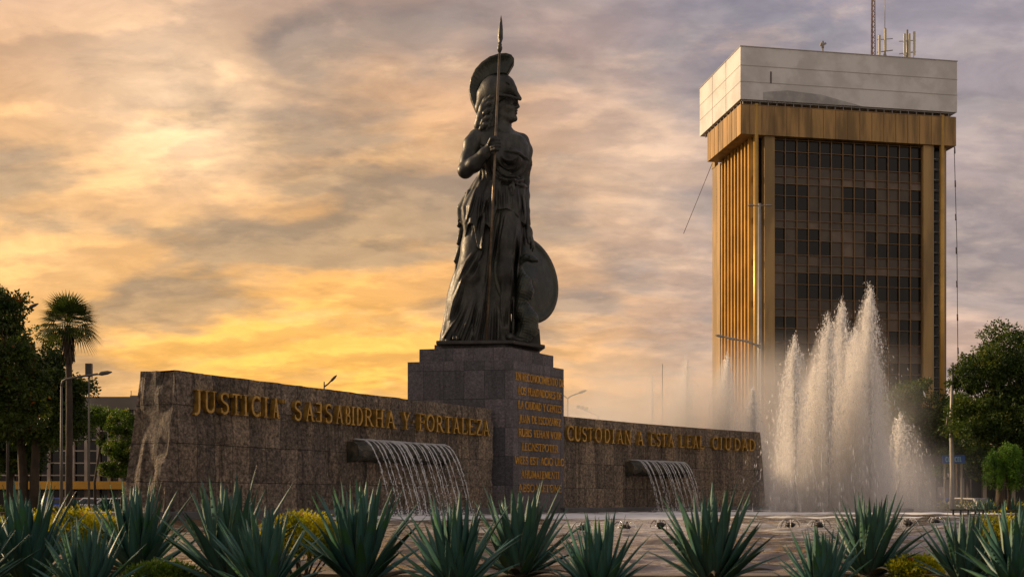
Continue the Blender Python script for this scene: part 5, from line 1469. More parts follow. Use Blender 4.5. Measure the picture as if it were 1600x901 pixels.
def antenna_cluster(px, spread, heights, label, whip):
    p = TW(tw_u(px, 1.0), 1.0, ZB1-1.1)
    o = root_at('cell_antenna', p, label, 'antenna', 'phone antennas on the tower roof')
    mb = MB(); mb.tube([(0, 0, 0), (0, 0, 4.2)], 0.10, 8)
    if whip: mb.tube([(0, 0, 4.2), (0, 0, 8.5)], 0.03, 5)
    mb.tube([(-spread, 0, 1.9), (spread, 0, 2.1)], 0.05, 6); mb.tube([(-spread, 0, 3.1), (spread, 0, 3.2)], 0.04, 6)
    mb.tube([(-0.5, 0, 0), (0, 0, 2.2), (0.5, 0, 0)], 0.05, 5)
    mb.build('pole', M_STEEL, o)
    for k, (dx, z0, h) in enumerate(heights):
        mb = MB(); mb.box((dx, -0.15, z0+h/2), (0.22, 0.14, h)); mb.build('panel', M_PALE, o, bevel=0.03)
        mb = MB(); mb.tube([(dx, 0, z0-0.2), (dx, 0, z0+h*0.8)], 0.035, 5); mb.build('bracket', M_STEEL, o)
antenna_cluster(1382.5, 0.75, [(-0.55, 1.6, 1.9), (-0.0, 2.0, 2.1)], 'left phone antenna cluster on the tower roof with a thin whip above', True)
antenna_cluster(1417.5, 0.8, [(-0.3, 1.6, 2.2), (0.15, 1.5, 2.3), (0.62, 1.7, 2.3)], 'right phone antenna cluster on the tower roof with three pale panels', False)
o = root_at('roof_siren', TW(tw_u(1285.5, 0.8), 0.8, ZB1-1.3), 'small horn-like siren standing alone on the tower roof edge', 'siren')
mb = MB(); mb.tube([(0, 0, 0), (0, 0, 2.1)], 0.07, 6); mb.build('pole', M_STEEL, o)
mb = MB(); mb.tube([(-0.25, 0, 2.35), (0, 0, 2.3), (0.3, 0, 2.45)], [0.2, 0.12, 0.1], 10); mb.tube([(0, 0, 2.0), (0, 0, 2.65)], [0.13, 0.1], 8); mb.build('horn', M_STEEL, o)
mb = MB()
a = at(1491, 235, 109); b_ = at(1497, 600, 109)
mb.tube([a, a*0.6+b_*0.4+Vector((0.10, 0, 0)), b_], 0.035, 5)
for k in range(7): q = a*(1-k/7)+b_*(k/7); mb.tube([q+Vector((0.03, 0, 0.3)), q+Vector((0.05, 0, -0.3))], 0.07, 5)
tag(mb.build('hanging_cable', M_SEAM), 'thin dark cable hanging down beside the right edge of the tower', 'cable')
mb = MB()
a = at(1113, 255, 121); b_ = at(1068, 365, 122)
mb.tube([a, a*0.5+b_*0.5+Vector((-0.1, 0, -0.25)), b_], 0.03, 5)
tag(mb.build('guy_wire', M_SEAM), 'thin wire slanting down to the left from the tower cornice', 'wire')

# ------------------------------------------------------------------ glass-fronted block at the left
M_CONC = material('grey_concrete', (0.20, 0.17, 0.14), 0.8, var=0.3, vscale=0.3)
M_YEL = material('yellow_canopy_paint', (0.62, 0.30, 0.02), 0.5, var=0.2, vscale=0.4)
M_MU2 = material('pale_mullion', (0.38, 0.31, 0.25), 0.5, var=0.3, vscale=0.6)
blk = empty('glass_building', (-38, 84, GZ)); tag(blk, 'low concrete building with a dark glass front and a yellow canopy, left of the monument', 'building')
YB = 82.0
def bx(px): return (px-800)*YB/F
def bz(py): return CZ+(HZ-py)*YB/F
mb = MB(); mb.box(((bx(-60)+bx(232))/2, YB+6, (GZ+bz(640))/2), (bx(232)-bx(-60), 12, bz(640)-GZ)); mb.build('glass_front', M_GD, blk)
mb = MB(); mb.box(((bx(-60)+bx(240))/2, YB+6.2, (bz(620)+bz(640))/2), (bx(240)-bx(-60), 13, bz(620)-bz(640))); mb.build('roof_fascia', M_CONC, blk)
mb = MB(); mb.box(((bx(-60)+bx(218))/2, YB-1.0, (bz(752)+bz(764))/2), (bx(218)-bx(-60), 2.0, bz(752)-bz(764))); mb.build('canopy', M_YEL, blk)
xs = [78, 116, 136, 155, 172, 189, 206, 60, 40, 20]
for px in xs:
    mb = MB(); mb.box((bx(px), YB-0.16, (GZ+bz(645))/2), (0.20, 0.2, bz(645)-GZ)); mb.build('mullion', M_MU2, blk)
for py in (657, 673, 687, 704, 723, 742):
    mb = MB(); mb.box(((bx(-40)+bx(212))/2, YB-0.13, bz(py)), (bx(212)-bx(-40), 0.1, 0.09)); mb.build('transom', M_MU2, blk)
for k in range(6):
    mb = MB(); mb.box((bx(175+k*9), YB-0.1, bz(646)), (0.1, 0.12, 0.75)); mb.build('roof_post', M_MU2, blk)
mb = MB(); mb.box((bx(200), YB+4, bz(616.5)), (bx(216)-bx(186), 3, 0.36)); mb.build('roof_hut', M_CONC, blk)
mb = MB(); mb.tube([(bx(183), YB+3, bz(620)), (bx(183), YB+3, bz(604))], 0.03, 5); mb.tube([(bx(222), YB+3, bz(620)), (bx(222), YB+3, bz(612))], 0.05, 5); mb.build('aerial', M_STEEL, blk)
shift_children(blk)

# ------------------------------------------------------------------ shop row under the trees at the right
shop = empty('shop_building', (34, 96, GZ)); tag(shop, 'low beige shop building behind the trees at the right edge', 'building')
M_BEIGE = material('beige_render', (0.42, 0.35, 0.27), 0.8, var=0.25, vscale=0.4)
YS = 96.0
def sx(px): return (px-800)*YS/F
def szz(py): return CZ+(HZ-py)*YS/F
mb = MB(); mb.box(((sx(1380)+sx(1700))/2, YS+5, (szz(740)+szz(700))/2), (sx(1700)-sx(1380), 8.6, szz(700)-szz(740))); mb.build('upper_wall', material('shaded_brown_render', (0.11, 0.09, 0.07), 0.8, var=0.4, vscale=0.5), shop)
mb = MB(); mb.box((sx(1522), YS+0.5, (szz(740)+szz(708))/2), (sx(1545)-sx(1500), 0.3, szz(708)-szz(740))); mb.build('pale_sign_panel', M_BEIGE, shop)
mb = MB(); mb.box(((sx(1380)+sx(1700))/2, YS+5.5, (GZ+szz(740))/2), (sx(1700)-sx(1380), 7, szz(740)-GZ)); mb.build('dark_shopfront', material('dark_shop_interior', (0.03, 0.025, 0.02), 0.5, var=0.5, vscale=0.5), shop)
mb = MB(); mb.box(((sx(1380)+sx(1700))/2, YS+0.2, szz(742)), (sx(1700)-sx(1380), 2.2, 0.2)); mb.build('awning', M_CONC, shop)
for px in (1460, 1482, 1505, 1516, 1540, 1562, 1585):
    mb = MB(); mb.box((sx(px), YS+0.3, (GZ+szz(744))/2), (0.3, 0.3, szz(744)-GZ)); mb.build('column', M_BEIGE, shop)
for px in (1523, 1545):
    mb = MB(); mb.box((sx(px), YS+0.42, szz(725)), (0.12, 0.2, 1.9)); mb.build('wall_joint', M_SEAM, shop)
mb = MB(); mb.box((sx(1474), YS+0.1, (GZ+szz(760))/2), (0.75, 0.4, szz(760)-GZ)); mb.build('kiosk_panel', M_BEIGE, shop)
shift_children(shop)
# blue sign board
M_BLUE = material('blue_sign_face', (0.015, 0.13, 0.52), 0.4, var=0.3, vscale=1.2)
sg = empty('shop_sign', at(1490, 797, 70)); sg.location.z = GZ; tag(sg, 'blue shop sign board on posts under the trees at the right', 'sign')
z0 = CZ+(HZ-723.5)*70/F-GZ; z1 = CZ+(HZ-710.5)*70/F-GZ
mb = MB(); mb.box((0, 0, (z0+z1)/2), (1.30, 0.14, z1-z0)); board = mb.build('board', M_BLUE, sg, bevel=0.02)
mb = MB(); u = -0.50
for c_ in 'COFICEL':
    glyph(mb, c_, Vector((u, -0.072, z0+0.10)), Vector((1, 0, 0)), UP, Vector((0, -1, 0)), 0.28, 0.62, 0.02, 1.4); u += (GL[c_][0]*0.62*0.28+0.042)
mb.build('lettering', material('pale_blue_sign_letters', (0.30, 0.62, 0.85), 0.4), board)
for s in (-0.5, 0.5):
    mb = MB(); mb.box((s, 0.05, z0/2), (0.09, 0.09, z0)); mb.build('post', M_STEEL, sg)

# ------------------------------------------------------------------ street lamps and poles
M_POLE = material('galvanised_pole', (0.28, 0.26, 0.24), 0.5, metal=0.4, var=0.2, vscale=1)
M_POLEM = material('weathered_pole', (0.15, 0.135, 0.12), 0.6, var=0.3, vscale=1)
M_POLED = material('dark_pole', (0.07, 0.06, 0.055), 0.5, var=0.2, vscale=1)
def lamp_head(mb, p, d, L=0.55, r=0.085):
    d = Vector(d).normalized()
    mb.tube([p, p+d*L*0.25, p+d*L*0.7, p+d*L], [0.04, r, r*0.9, r*0.25], 8)
def street_lamp(px, top, Y, arms, label, mat, base_r=0.11, group='street lamps', gz=GZ):
    x = (px-800)*Y/F; root = empty('street_lamp', (x, Y, gz)); tag(root, label, 'street lamp', group)
    H = CZ+(HZ-top)*Y/F-gz
    mb = MB(); mb.tube([(0, 0, 0), (0, 0, H)], [base_r, base_r*0.55], 10); mb.build('pole', mat, root)
    for pts, in arms:
        mb = MB(); P = [Vector(((qx-px)*Y/F, 0, (HZ-qy)*Y/F+CZ-gz)) for qx, qy in pts]
        mb.tube(P, 0.045, 6); arm = mb.build('arm', mat, root)
        mb = MB(); lamp_head(mb, P[-1], P[-1]-P[-2]); mb.build('lamp_head', mat, arm)
    return root
street_lamp(96, 603, 46, [([(96, 603), (98, 595), (104, 592), (125, 588), (153, 584)],)], 'grey street lamp with one long curved arm in front of the palm', M_POLEM, 0.07)
o = street_lamp(139, 575, 50, [], 'thin grey pole with a box on top beside the curved lamp', M_POLEM, 0.055)
mb = MB(); mb.box((0, 0, CZ+(HZ-578)*50/F-GZ), (0.25, 0.2, 0.55)); mb.build('top_box', M_POLED, o)
street_lamp(506.5, 596, 70, [([(506.5, 604), (512, 600), (516, 596)],)], 'small dark lamp peeking over the long left wall', M_POLED, 0.07)
street_lamp(887, 622, 75, [([(887, 622), (893, 618), (904, 614)],), ([(887, 622), (884, 620), (880, 617)],)], 'dark twin-arm lamp just right of the pedestal', M_POLED, 0.08)
o = street_lamp(1187, 318, 92, [([(1187, 322), (1192, 321), (1196, 321)],), ([(1187, 322), (1182, 321), (1179, 321)],)], 'very tall pale lamp standing against the left corner of the tower', M_POLE, 0.22)
street_lamp(1189, 535, 72, [([(1189, 540), (1160, 532), (1131, 526)],), ([(1189, 544), (1170, 533), (1150, 530)],)], 'lamp with long arms reaching left across the gold fins', M_POLE, 0.10)
street_lamp(12, 500, 58, [([(12, 500), (30, 487), (44, 481)],)], 'lamp whose arm sticks out of the big left tree', M_POLED, 0.08)
street_lamp(1035, 568, 80, [], 'very thin pole with a small knob rising behind the right wall', M_POLED, 0.05)
# traffic camera arm
x = (905-800)*70/F; o = empty('traffic_camera', (x+0.9, 70, GZ)); tag(o, 'dark cluster of cameras on a sloping arm above the right wall', 'traffic camera')
zc_ = CZ+(HZ-640)*70/F-GZ
mb = MB(); mb.tube([(0.25, 0, 0), (0.25, 0, zc_-0.35)], 0.06, 6); mb.tube([(0.25, 0, zc_-0.36), (-0.95, 0, zc_+0.15)], 0.035, 5); mb.build('pole', M_POLED, o)
for k, dx in enumerate((-0.95, -0.72, -0.48)):
    mb = MB(); mb.box((dx, 0, zc_+0.18-0.05*k), (0.2, 0.3, 0.17)); mb.build('camera', M_POLED, o)
# slim pole right with ragged top
x = (1487-800)*58/F; o = empty('sign_pole', (x, 58+8, GZ)); o.location.x = (1487-800)*66/F
tag(o, 'slender pale pole in front of the right trees, next to the blue sign', 'pole')
H = CZ+(HZ-566)*66/F-GZ
mb = MB(); mb.tube([(0, 0, 0), (0.02, 0, H*0.3), (-0.03, 0, H*0.62), (0.05, 0, H)], [0.15, 0.12, 0.11, 0.06], 10); mb.build('pole', M_POLE, o)
mb = MB(); mb.tube([(0.0, 0, H*0.62), (-0.25, 0, H*0.66), (-0.3, 0, H*0.6)], 0.04, 5); mb.build('bracket', M_POLE, o)

# ------------------------------------------------------------------ cars
M_TYRE = material('tyre_rubber', (0.02, 0.02, 0.02), 0.8); M_RIM = material('wheel_rim', (0.35, 0.35, 0.35), 0.35, metal=0.7)
M_CGL = material('car_glass', (0.02, 0.022, 0.025), 0.08)
M_LMP = material('car_lamp', (0.6, 0.55, 0.5), 0.2); M_TAIL = material('car_tail_lamp', (0.4, 0.02, 0.02), 0.3)
def make_car(paint):
    root = empty('parked_car')
    prof = [(-2.1, 0.35), (-2.15, 0.7), (-2.0, 0.93), (-1.35, 1.0), (-0.85, 1.40), (0.55, 1.45), (1.05, 1.02), (1.85, 0.88), (2.1, 0.65), (2.08, 0.33)]
    mb = MB(); n = len(prof); rows = []
    for y, sc in ((-0.82, 0.0), (-0.78, 1.0), (0.78, 1.0), (0.82, 0.0)): pass
    ys = [(-0.86, 0.0), (-0.80, 0.04), (0.80, 0.04), (0.86, 0.0)]
    def yy(z, side): return side*(0.86 if z < 0.95 else 0.86-(z-0.95)*0.45)
    vs_ = [(x, yy(z, -1), z) for x, z in prof]+[(x, yy(z, 1), z) for x, z in prof]
    mb.add(vs_, [tuple(range(n)), tuple(range(2*n-1, n-1, -1))]+[(i, n+i, n+(i+1) % n, (i+1) % n) for i in range(n)])
    mb.build('body', paint, root, bevel=0.05)
    for s in (-1, 1):
        mb = MB(); a = [(-1.15, 1.0), (-0.78, 1.33), (0.48, 1.37), (0.88, 1.04)]
        v = [(x, s*(yy(z, 1)+0.012), z) for x, z in a]
        mb.add(v, [(0, 1, 2, 3) if s > 0 else (3, 2, 1, 0)]); mb.build('side_window', M_CGL, root)
    for xs_, nm in ((((0.62, 1.40), (1.00, 1.06)), 'windscreen'), (((-0.92, 1.36), (-1.28, 1.04)), 'rear_window')):
        (xa, za), (xb, zb) = xs_; d = 0.03 if nm == 'windscreen' else -0.03
        mb = MB(); mb.add([(xa+d, -0.6, za+0.02), (xa+d, 0.6, za+0.02), (xb+d, 0.7, zb+0.02), (xb+d, -0.7, zb+0.02)], [(0, 1, 2, 3)]); mb.build(nm, M_CGL, root)
    for wx in (-1.3, 1.3):
        for s in (-1, 1):
            mb = MB(); mb.tube([(wx, s*0.68, 0.32), (wx, s*0.88, 0.32)], 0.32, 18); w = mb.build('wheel', M_TYRE, root)
            mb = MB(); mb.tube([(wx, s*0.87, 0.32), (wx, s*0.895, 0.32)], 0.2, 14); mb.build('rim', M_RIM, w)
    for s in (-1, 1):
        mb = MB(); mb.box((2.06, s*0.62, 0.70), (0.12, 0.34, 0.14)); mb.build('headlight', M_LMP, root)
        mb = MB(); mb.box((-2.12, s*0.66, 0.80), (0.08, 0.24, 0.18)); mb.build('tail_lamp', M_TAIL, root)
    return root
def copy_tree(o, parent=None):
    c_ = o.copy(); COL.objects.link(c_)
    if parent: c_.parent = parent
    for ch in list(o.children): copy_tree(ch, c_)
    return c_
P_BLUE = material('blue_car_paint', (0.01, 0.07, 0.42), 0.25, coat=0.6); P_WHITE = material('white_car_paint', (0.6, 0.58, 0.56), 0.3, coat=0.6)
P_RED = material('dull_red_car_paint', (0.25, 0.08, 0.06), 0.35, coat=0.5)
cb, cw_, cr_ = make_car(P_BLUE), make_car(P_WHITE), make_car(P_RED)
cw2 = copy_tree(cw_); cw3 = copy_tree(cw_); cb2 = copy_tree(cb)
for o, px, Y, rz, lab in ((cb, 83, 74, 1.75, 'bright blue car by the lamp pole left of the monument'), (cw_, 150, 78, 2.9, 'white car half hidden by the far agaves at the left'), (cw2, 181, 77, 0.3, 'white car right beside the left end of the monument'),
                          (cw3, 1512, 76, 2.2, 'white car under the right trees facing the pool'), (cb2, 1489, 79, 0.2, 'blue car behind the slender pole at the right'), (cr_, 118, 80, 0.1, 'dull red car between the blue car and the white cars')):
    o.location = ((px-800)*Y/F, Y, GZ+0.0); o.rotation_euler = (0, 0, rz); tag(o, lab, 'car', 'cars parked beyond the pool')
# ------------------------------------------------------------------ vegetation
def leaf_mat(name, c1, c2, rough=0.5, trans=0.3, vscale=1.2, c3=None, t3=0.62):
    m = bpy.data.materials.new(name); m.use_nodes = True
    t = NT(m.node_tree); t.n.clear()
    ob = t.new('ShaderNodeTexCoord').outputs['Object']
    n = t.noise(ob, vscale, 4, 0.6)
    c = t.mix(t.smooth(n, 0.36, 0.64), c1, c2)
    fine = t.new('ShaderNodeTexWhiteNoise', noise_dimensions='3D')
    sn = t.new('ShaderNodeVectorMath', operation='SNAP'); t.put(sn.inputs[0], ob); sn.inputs[1].default_value = (0.18, 0.18, 0.18)
    t.l.new(sn.outputs[0], fine.inputs[0])
    if c3:
        n3 = t.noise(ob, vscale*1.7, 3, 0.5)
        c = t.mix(t.mul(t.smooth(n3, t3, t3+0.08), t.smooth(fine.outputs[0], 0.35, 0.6)), c, c3)
    f = t.smooth(fine.outputs[0], 0, 1, 0.65, 1.35)
    c = t.mix(1.0, c, t.comb(f, f, f), 'MULTIPLY')
    b = t.new('ShaderNodeBsdfPrincipled'); t.l.new(c, b.inputs['Base Color']); b.inputs['Roughness'].default_value = rough
    b.inputs['Specular IOR Level'].default_value = 0.3
    q = t.new('ShaderNodeBsdfTranslucent'); t.l.new(t.mix(1.0, c, (1.5, 1.4, 0.7), 'MULTIPLY'), q.inputs[0])
    mx = t.new('ShaderNodeMixShader'); mx.inputs[0].default_value = trans
    t.l.new(b.outputs[0], mx.inputs[1]); t.l.new(q.outputs[0], mx.inputs[2])
    out = t.new('ShaderNodeOutputMaterial'); t.l.new(mx.outputs[0], out.inputs[0])
    return m
M_BARK = material('bark', (0.07, 0.05, 0.035), 0.9, var=0.4, vscale=2, bump=1.5, bscale=6)
L_DARK = leaf_mat('dark_green_leaves', (0.022, 0.048, 0.009), (0.065, 0.105, 0.016), c3=(0.11, 0.12, 0.015), t3=0.55, vscale=0.6)
L_RED = leaf_mat('leaves_with_red_blossom', (0.022, 0.046, 0.008), (0.065, 0.095, 0.012), c3=(0.26, 0.07, 0.012), t3=0.63, vscale=1.3)
L_BRIGHT = leaf_mat('bright_green_leaves', (0.040, 0.085, 0.010), (0.09, 0.15, 0.015), vscale=0.8, c3=(0.20, 0.20, 0.02), t3=0.56)
L_WEEP = leaf_mat('weeping_green_leaves', (0.050, 0.130, 0.012), (0.11, 0.22, 0.018), vscale=1.5)
L_PALM = leaf_mat('palm_leaves', (0.030, 0.055, 0.012), (0.065, 0.085, 0.018), vscale=1.5)
L_GOLD = leaf_mat('golden_shrub_leaves', (0.17, 0.21, 0.012), (0.46, 0.40, 0.020), vscale=7.0, c3=(0.35, 0.05, 0.02), t3=0.60, trans=0.35)

def leaves(P, D, size, rg, aspect=0.5, jitter=0.9):
    """two-triangle leaf blades folded slightly, at P pointing roughly along D"""
    N = len(P); D = D+rg.normal(0, jitter, (N, 3)); D /= np.linalg.norm(D, axis=1)[:, None]+1e-9
    a = np.cross(D, rg.normal(0, 1, (N, 3))); a /= np.linalg.norm(a, axis=1)[:, None]+1e-9
    s = size[:, None]; nrm = np.cross(D, a)
    V = np.stack([P, P+D*s*0.5+a*s*aspect*0.5+nrm*s*0.08, P+D*s, P+D*s*0.5-a*s*aspect*0.5+nrm*s*0.08], 1).reshape(-1, 3)
    Fc = np.arange(N*4).reshape(N, 4)
    return V, Fc
def tree(label, x, Y, H, crown, rad, mat, seed, nclump=90, per=110, lsize=0.28, trunk_r=0.25, group='trees around the square', gz=GZ, droop=0.0, kind='broadleaf_tree', flat=0.75, trunks=1, lo=0.35):
    """crown: list of (dx, dy, z, rx, rz) lobes"""
    rg = np.random.default_rng(seed); root = empty(kind, (x, Y, gz)); tag(root, label, 'tree', group)
    mb = MB(); z0 = min(c[2]-c[4]*0.3 for c in crown)
    for tno in range(trunks):
        ox = (tno-(trunks-1)/2)*trunk_r*3
        pts = [Vector((ox, 0, -0.05)), Vector((ox*1.2+rg.normal(0, .1), rg.normal(0, .1), z0*0.5)), Vector((ox*1.4+rg.normal(0, .2), rg.normal(0, .2), z0)), Vector((rg.normal(0, .3), 0, z0+(H-z0)*0.4))]
        mb.tube(pts, [trunk_r*1.25, trunk_r, trunk_r*0.8, trunk_r*0.3], 9)
    centers = []
    for c in crown:
        k = max(3, int(nclump*c[3]**2/sum(q[3]**2 for q in crown)))
        for _ in range(k):
            v = rg.normal(0, 1, 3); v /= np.linalg.norm(v); r = rg.uniform(lo, 1.0)**0.5*(1.0 if rg.random() < 0.7 else rg.uniform(1.0, 1.28))
            if v[2] < -0.5: v[2] *= 0.4
            centers.append((c[0]+v[0]*c[3]*r, c[1]+v[1]*c[3]*r*0.9, c[2]+v[2]*c[4]*r, rg.uniform(0.16, 0.32)*c[3], c))
    for i in range(0, len(centers), 5):
        c = centers[i]; b0 = pts[2]+(pts[3]-pts[2])*rg.random()*0.6
        mid = b0.lerp(Vector(c[:3]), 0.5)+Vector((0, 0, -0.1*rg.random()*c[3]*4))
        mb.tube([b0, mid, Vector(c[:3])], [trunk_r*0.33, trunk_r*0.2, trunk_r*0.05], 5, cap=False)
    mb.build('trunk', M_BARK, root)
    Ps, Ds, Ss = [], [], []
    for cx, cy_, cz, r, lobe in centers:
        n = int(per*rg.uniform(0.5, 1.4)); v = rg.normal(0, 1, (n, 3)); v /= np.linalg.norm(v, axis=1)[:, None]
        rr = rg.uniform(0.2, 1.12, n)**0.6*r
        p = np.array([cx, cy_, cz])+v*rr[:, None]*np.array([1.15, 1.15, flat])
        if droop: p[:, 2] -= droop*rg.random(n)**2*1.4
        Ps.append(p); Ds.append(v*0.8+np.array([0, 0, -0.35-droop])); Ss.append(rg.uniform(0.6, 1.25, n)*lsize)
    V, Fc = leaves(np.concatenate(Ps), np.concatenate(Ds), np.concatenate(Ss), rg)
    fast_mesh('crown', V, Fc, mat, root)
    return root
def px2(px, Y): return (px-800)*Y/F
def hz(py, Y, gz=GZ): return CZ+(HZ-py)*Y/F-gz
# left side
Y = 42
tree('big dark tree with red blossom filling the left edge', px2(-10, Y), Y, hz(440, Y), [(-0.3, 0, hz(495, Y), 1.25, 1.2), (-0.1, 0, hz(585, Y), 1.7, 1.3), (0.2, 0, hz(650, Y), 1.5, 1.1)], 1.2, L_RED, 31, 210, 190, 0.15, 0.16)
Y = 52
tree('dark spreading tree between the blossom tree and the palm', px2(45, Y), Y, hz(510, Y), [(0.1, 0, hz(560, Y), 1.6, 1.3), (0.8, 0, hz(615, Y), 1.8, 1.1), (-0.4, 0, hz(660, Y), 2.2, 1.3), (1.2, 0, hz(650, Y), 1.3, 1.0), (1.7, 0, hz(608, Y), 0.9, 0.5)], 1.5, L_DARK, 32, 260, 200, 0.17, 0.2, trunks=2)
Y = 62
tree('dark low tree hiding the left part of the glass building', px2(15, Y), Y, hz(650, Y), [(0.6, 0, hz(680, Y), 2.5, 1.6), (-1.2, 0, hz(640, Y), 2.2, 1.6), (-0.8, 0, hz(715, Y), 2.3, 1.0)], 1.5, L_DARK, 33, 180, 180, 0.2, 0.2)
Y = 66
tree('light green young tree just left of the monument', px2(192, Y), Y, hz(630, Y), [(0, 0, hz(665, Y), 0.95, 0.85), (0.2, 0, hz(705, Y), 1.1, 0.8), (-0.4, 0, hz(735, Y), 0.8, 0.6)], 1, L_BRIGHT, 34, 110, 150, 0.15, 0.09)
Y = 72
tree('thin bright tree in front of the glass front', px2(150, Y), Y, hz(630, Y), [(-0.4, 0, hz(655, Y), 1.3, 0.55), (0.6, 0, hz(650, Y), 1.1, 0.5), (0.6, 0, hz(690, Y), 0.6, 0.5)], 1, L_BRIGHT, 35, 80, 120, 0.15, 0.08)
# palm
def fan_palm(px, Y, top_py, label):
    rg = np.random.default_rng(9); x = px2(px, Y); root = empty('fan_palm', (x, Y, GZ)); tag(root, label, 'palm tree')
    H = hz(top_py, Y); mb = MB(); pts = []; rad = []
    for k in range(15):
        f = k/14; pts.append((-0.02+0.05*math.sin(f*3), 0, H*f)); rad.append(0.145-0.04*f+(0.012 if k % 2 else 0))
    mb.tube(pts, rad, 10); mb.build('trunk', M_BARK, root)
    s = 0.0243*Y/45
    V, Fc = [], []
    nf = 46
    for i in range(nf):
        az = i*2.399963; e = math.radians(82-(i/nf)**0.9*112); L = (1.15+0.2*rg.random())
        d = Vector((math.cos(az)*math.cos(e), math.sin(az)*math.cos(e), math.sin(e)))
        side = d.cross(UP).normalized() if abs(d.z) < 0.98 else Vector((1, 0, 0)); upv = side.cross(d)
        st = Vector((0, 0, H))+d*L*0.1; hub = st+d*L*(0.30+0.12*rg.random())
        b = len(V); w = side*0.02
        V += [st-w, st+w, hub+w*0.6, hub-w*0.6]; Fc.append((b, b+1, b+2, b+3))
        nb = 17
        for q in range(nb):
            a = (q/(nb-1)-0.5)*math.radians(150)
            dd = (d*math.cos(a)+side*math.sin(a)); ln = L*(0.78-0.25*abs(a)/1.9)
            sg = (dd.cross(upv)).normalized()*0.030
            p1 = hub+dd*ln*0.5+upv*0.01-UP*0.03*ln; p2 = hub+dd*ln*0.97-UP*ln*(0.16+0.22*(i/nf)); b = len(V)
            V += [hub, p1+sg, p2, p1-sg]; Fc.append((b, b+1, b+2, b+3))
    fast_mesh('crown', np.array([tuple(v) for v in V]), np.array(Fc), L_PALM, root)
    V, Fc = [], []
    for i in range(90):
        az = rg.uniform(0, 2*PI); r = 0.14+0.06*rg.random(); z = H-rg.uniform(0.1, 1.15)*s/0.0243*1.0
        p = Vector((r*math.cos(az), r*math.sin(az), z)); o2 = Vector((math.cos(az)*(r+0.10), math.sin(az)*(r+0.10), z-0.42)); w = Vector((-math.sin(az), math.cos(az), 0))*0.06
        b = len(V); V += [p-w, p+w, o2+w*0.4, o2-w*0.4]; Fc.append((b, b+1, b+2, b+3))
    fast_mesh('dead_fronds', np.array([tuple(v) for v in V]), np.array(Fc), M_BARK, root)
    return root
fan_palm(107, 48, 508, 'tall fan palm with a round crown standing clear against the glowing sky')
# right side
Y = 72
tree('round mid-sized tree just right of the tall jets', px2(1432, Y), Y, hz(588, Y), [(0, 0, hz(640, Y), 2.0, 1.7), (-0.7, 0, hz(690, Y), 1.8, 1.1), (0.9, 0, hz(680, Y), 1.5, 1.3)], 1.6, L_DARK, 41, 210, 180, 0.19, 0.18)
Y = 66
tree('big spreading tree at the right edge', px2(1562, Y), Y, hz(500, Y), [(0.5, 0, hz(560, Y), 2.2, 2.0), (-1.2, 0, hz(590, Y), 1.5, 1.4), (2.0, 0, hz(600, Y), 2.3, 2.3), (-1.2, 0, hz(655, Y), 1.9, 1.5), (0.9, 0, hz(665, Y), 2.6, 1.7), (2.6, 0, hz(690, Y), 2.0, 1.3)], 1.6, L_DARK, 42, 420, 200, 0.18, 0.22)
Y = 76
tree('tree with yellowing twigs behind the slender pole', px2(1497, Y), Y, hz(610, Y), [(0, 0, hz(650, Y), 1.4, 1.3), (-0.3, 0, hz(695, Y), 1.3, 0.7)], 1.3, L_BRIGHT, 43, 120, 150, 0.18, 0.14)
Y = 60
tree('small weeping tree with hanging bright green foliage', px2(1573, Y), Y, hz(690, Y), [(0, 0, hz(708, Y), 0.85, 0.45), (-0.55, 0, hz(722, Y), 0.55, 0.4), (0.65, 0, hz(724, Y), 0.6, 0.45)], 1, L_WEEP, 44, 46, 420, 0.11, 0.09, droop=0.85, flat=1.3, kind='weeping_tree')
Y = 105
for k, (px, top, lab) in enumerate(((1400, 650, 'dark tree behind the spray at the foot of the tower'), (1455, 660, 'dark tree far behind the round tree'), (1620, 600, 'dark tree behind the big one at the right edge'), (1340, 690, 'low dark tree behind the tall jets'), (1250, 700, 'low dark tree behind the medium jet'))):
    tree(lab, px2(px, Y), Y-2*k, hz(top, Y), [(0, 0, hz(top+35, Y), 2.9, 2.0), (1, 0, hz(top+60, Y), 2.8, 1.6)], 2, L_DARK, 60+k, 110, 120, 0.32, 0.25)

for k, (px, top, Y, lab) in enumerate(((1512, 668, 84, 'dark tree between the slender pole and the weeping tree'), (1606, 640, 86, 'dark tree filling the right edge behind the weeping tree'), (1556, 672, 90, 'dark low tree straight behind the weeping tree'))):
    tree(lab, px2(px, Y), Y, hz(top, Y), [(0, 0, hz(top+28, Y), 1.9, 1.5), (0.4, 0, hz(top+52, Y), 1.8, 1.1), (-0.5, 0, hz(top+66, Y), 1.6, 0.8)], 2, L_DARK, 80+k, 110, 150, 0.22, 0.16)
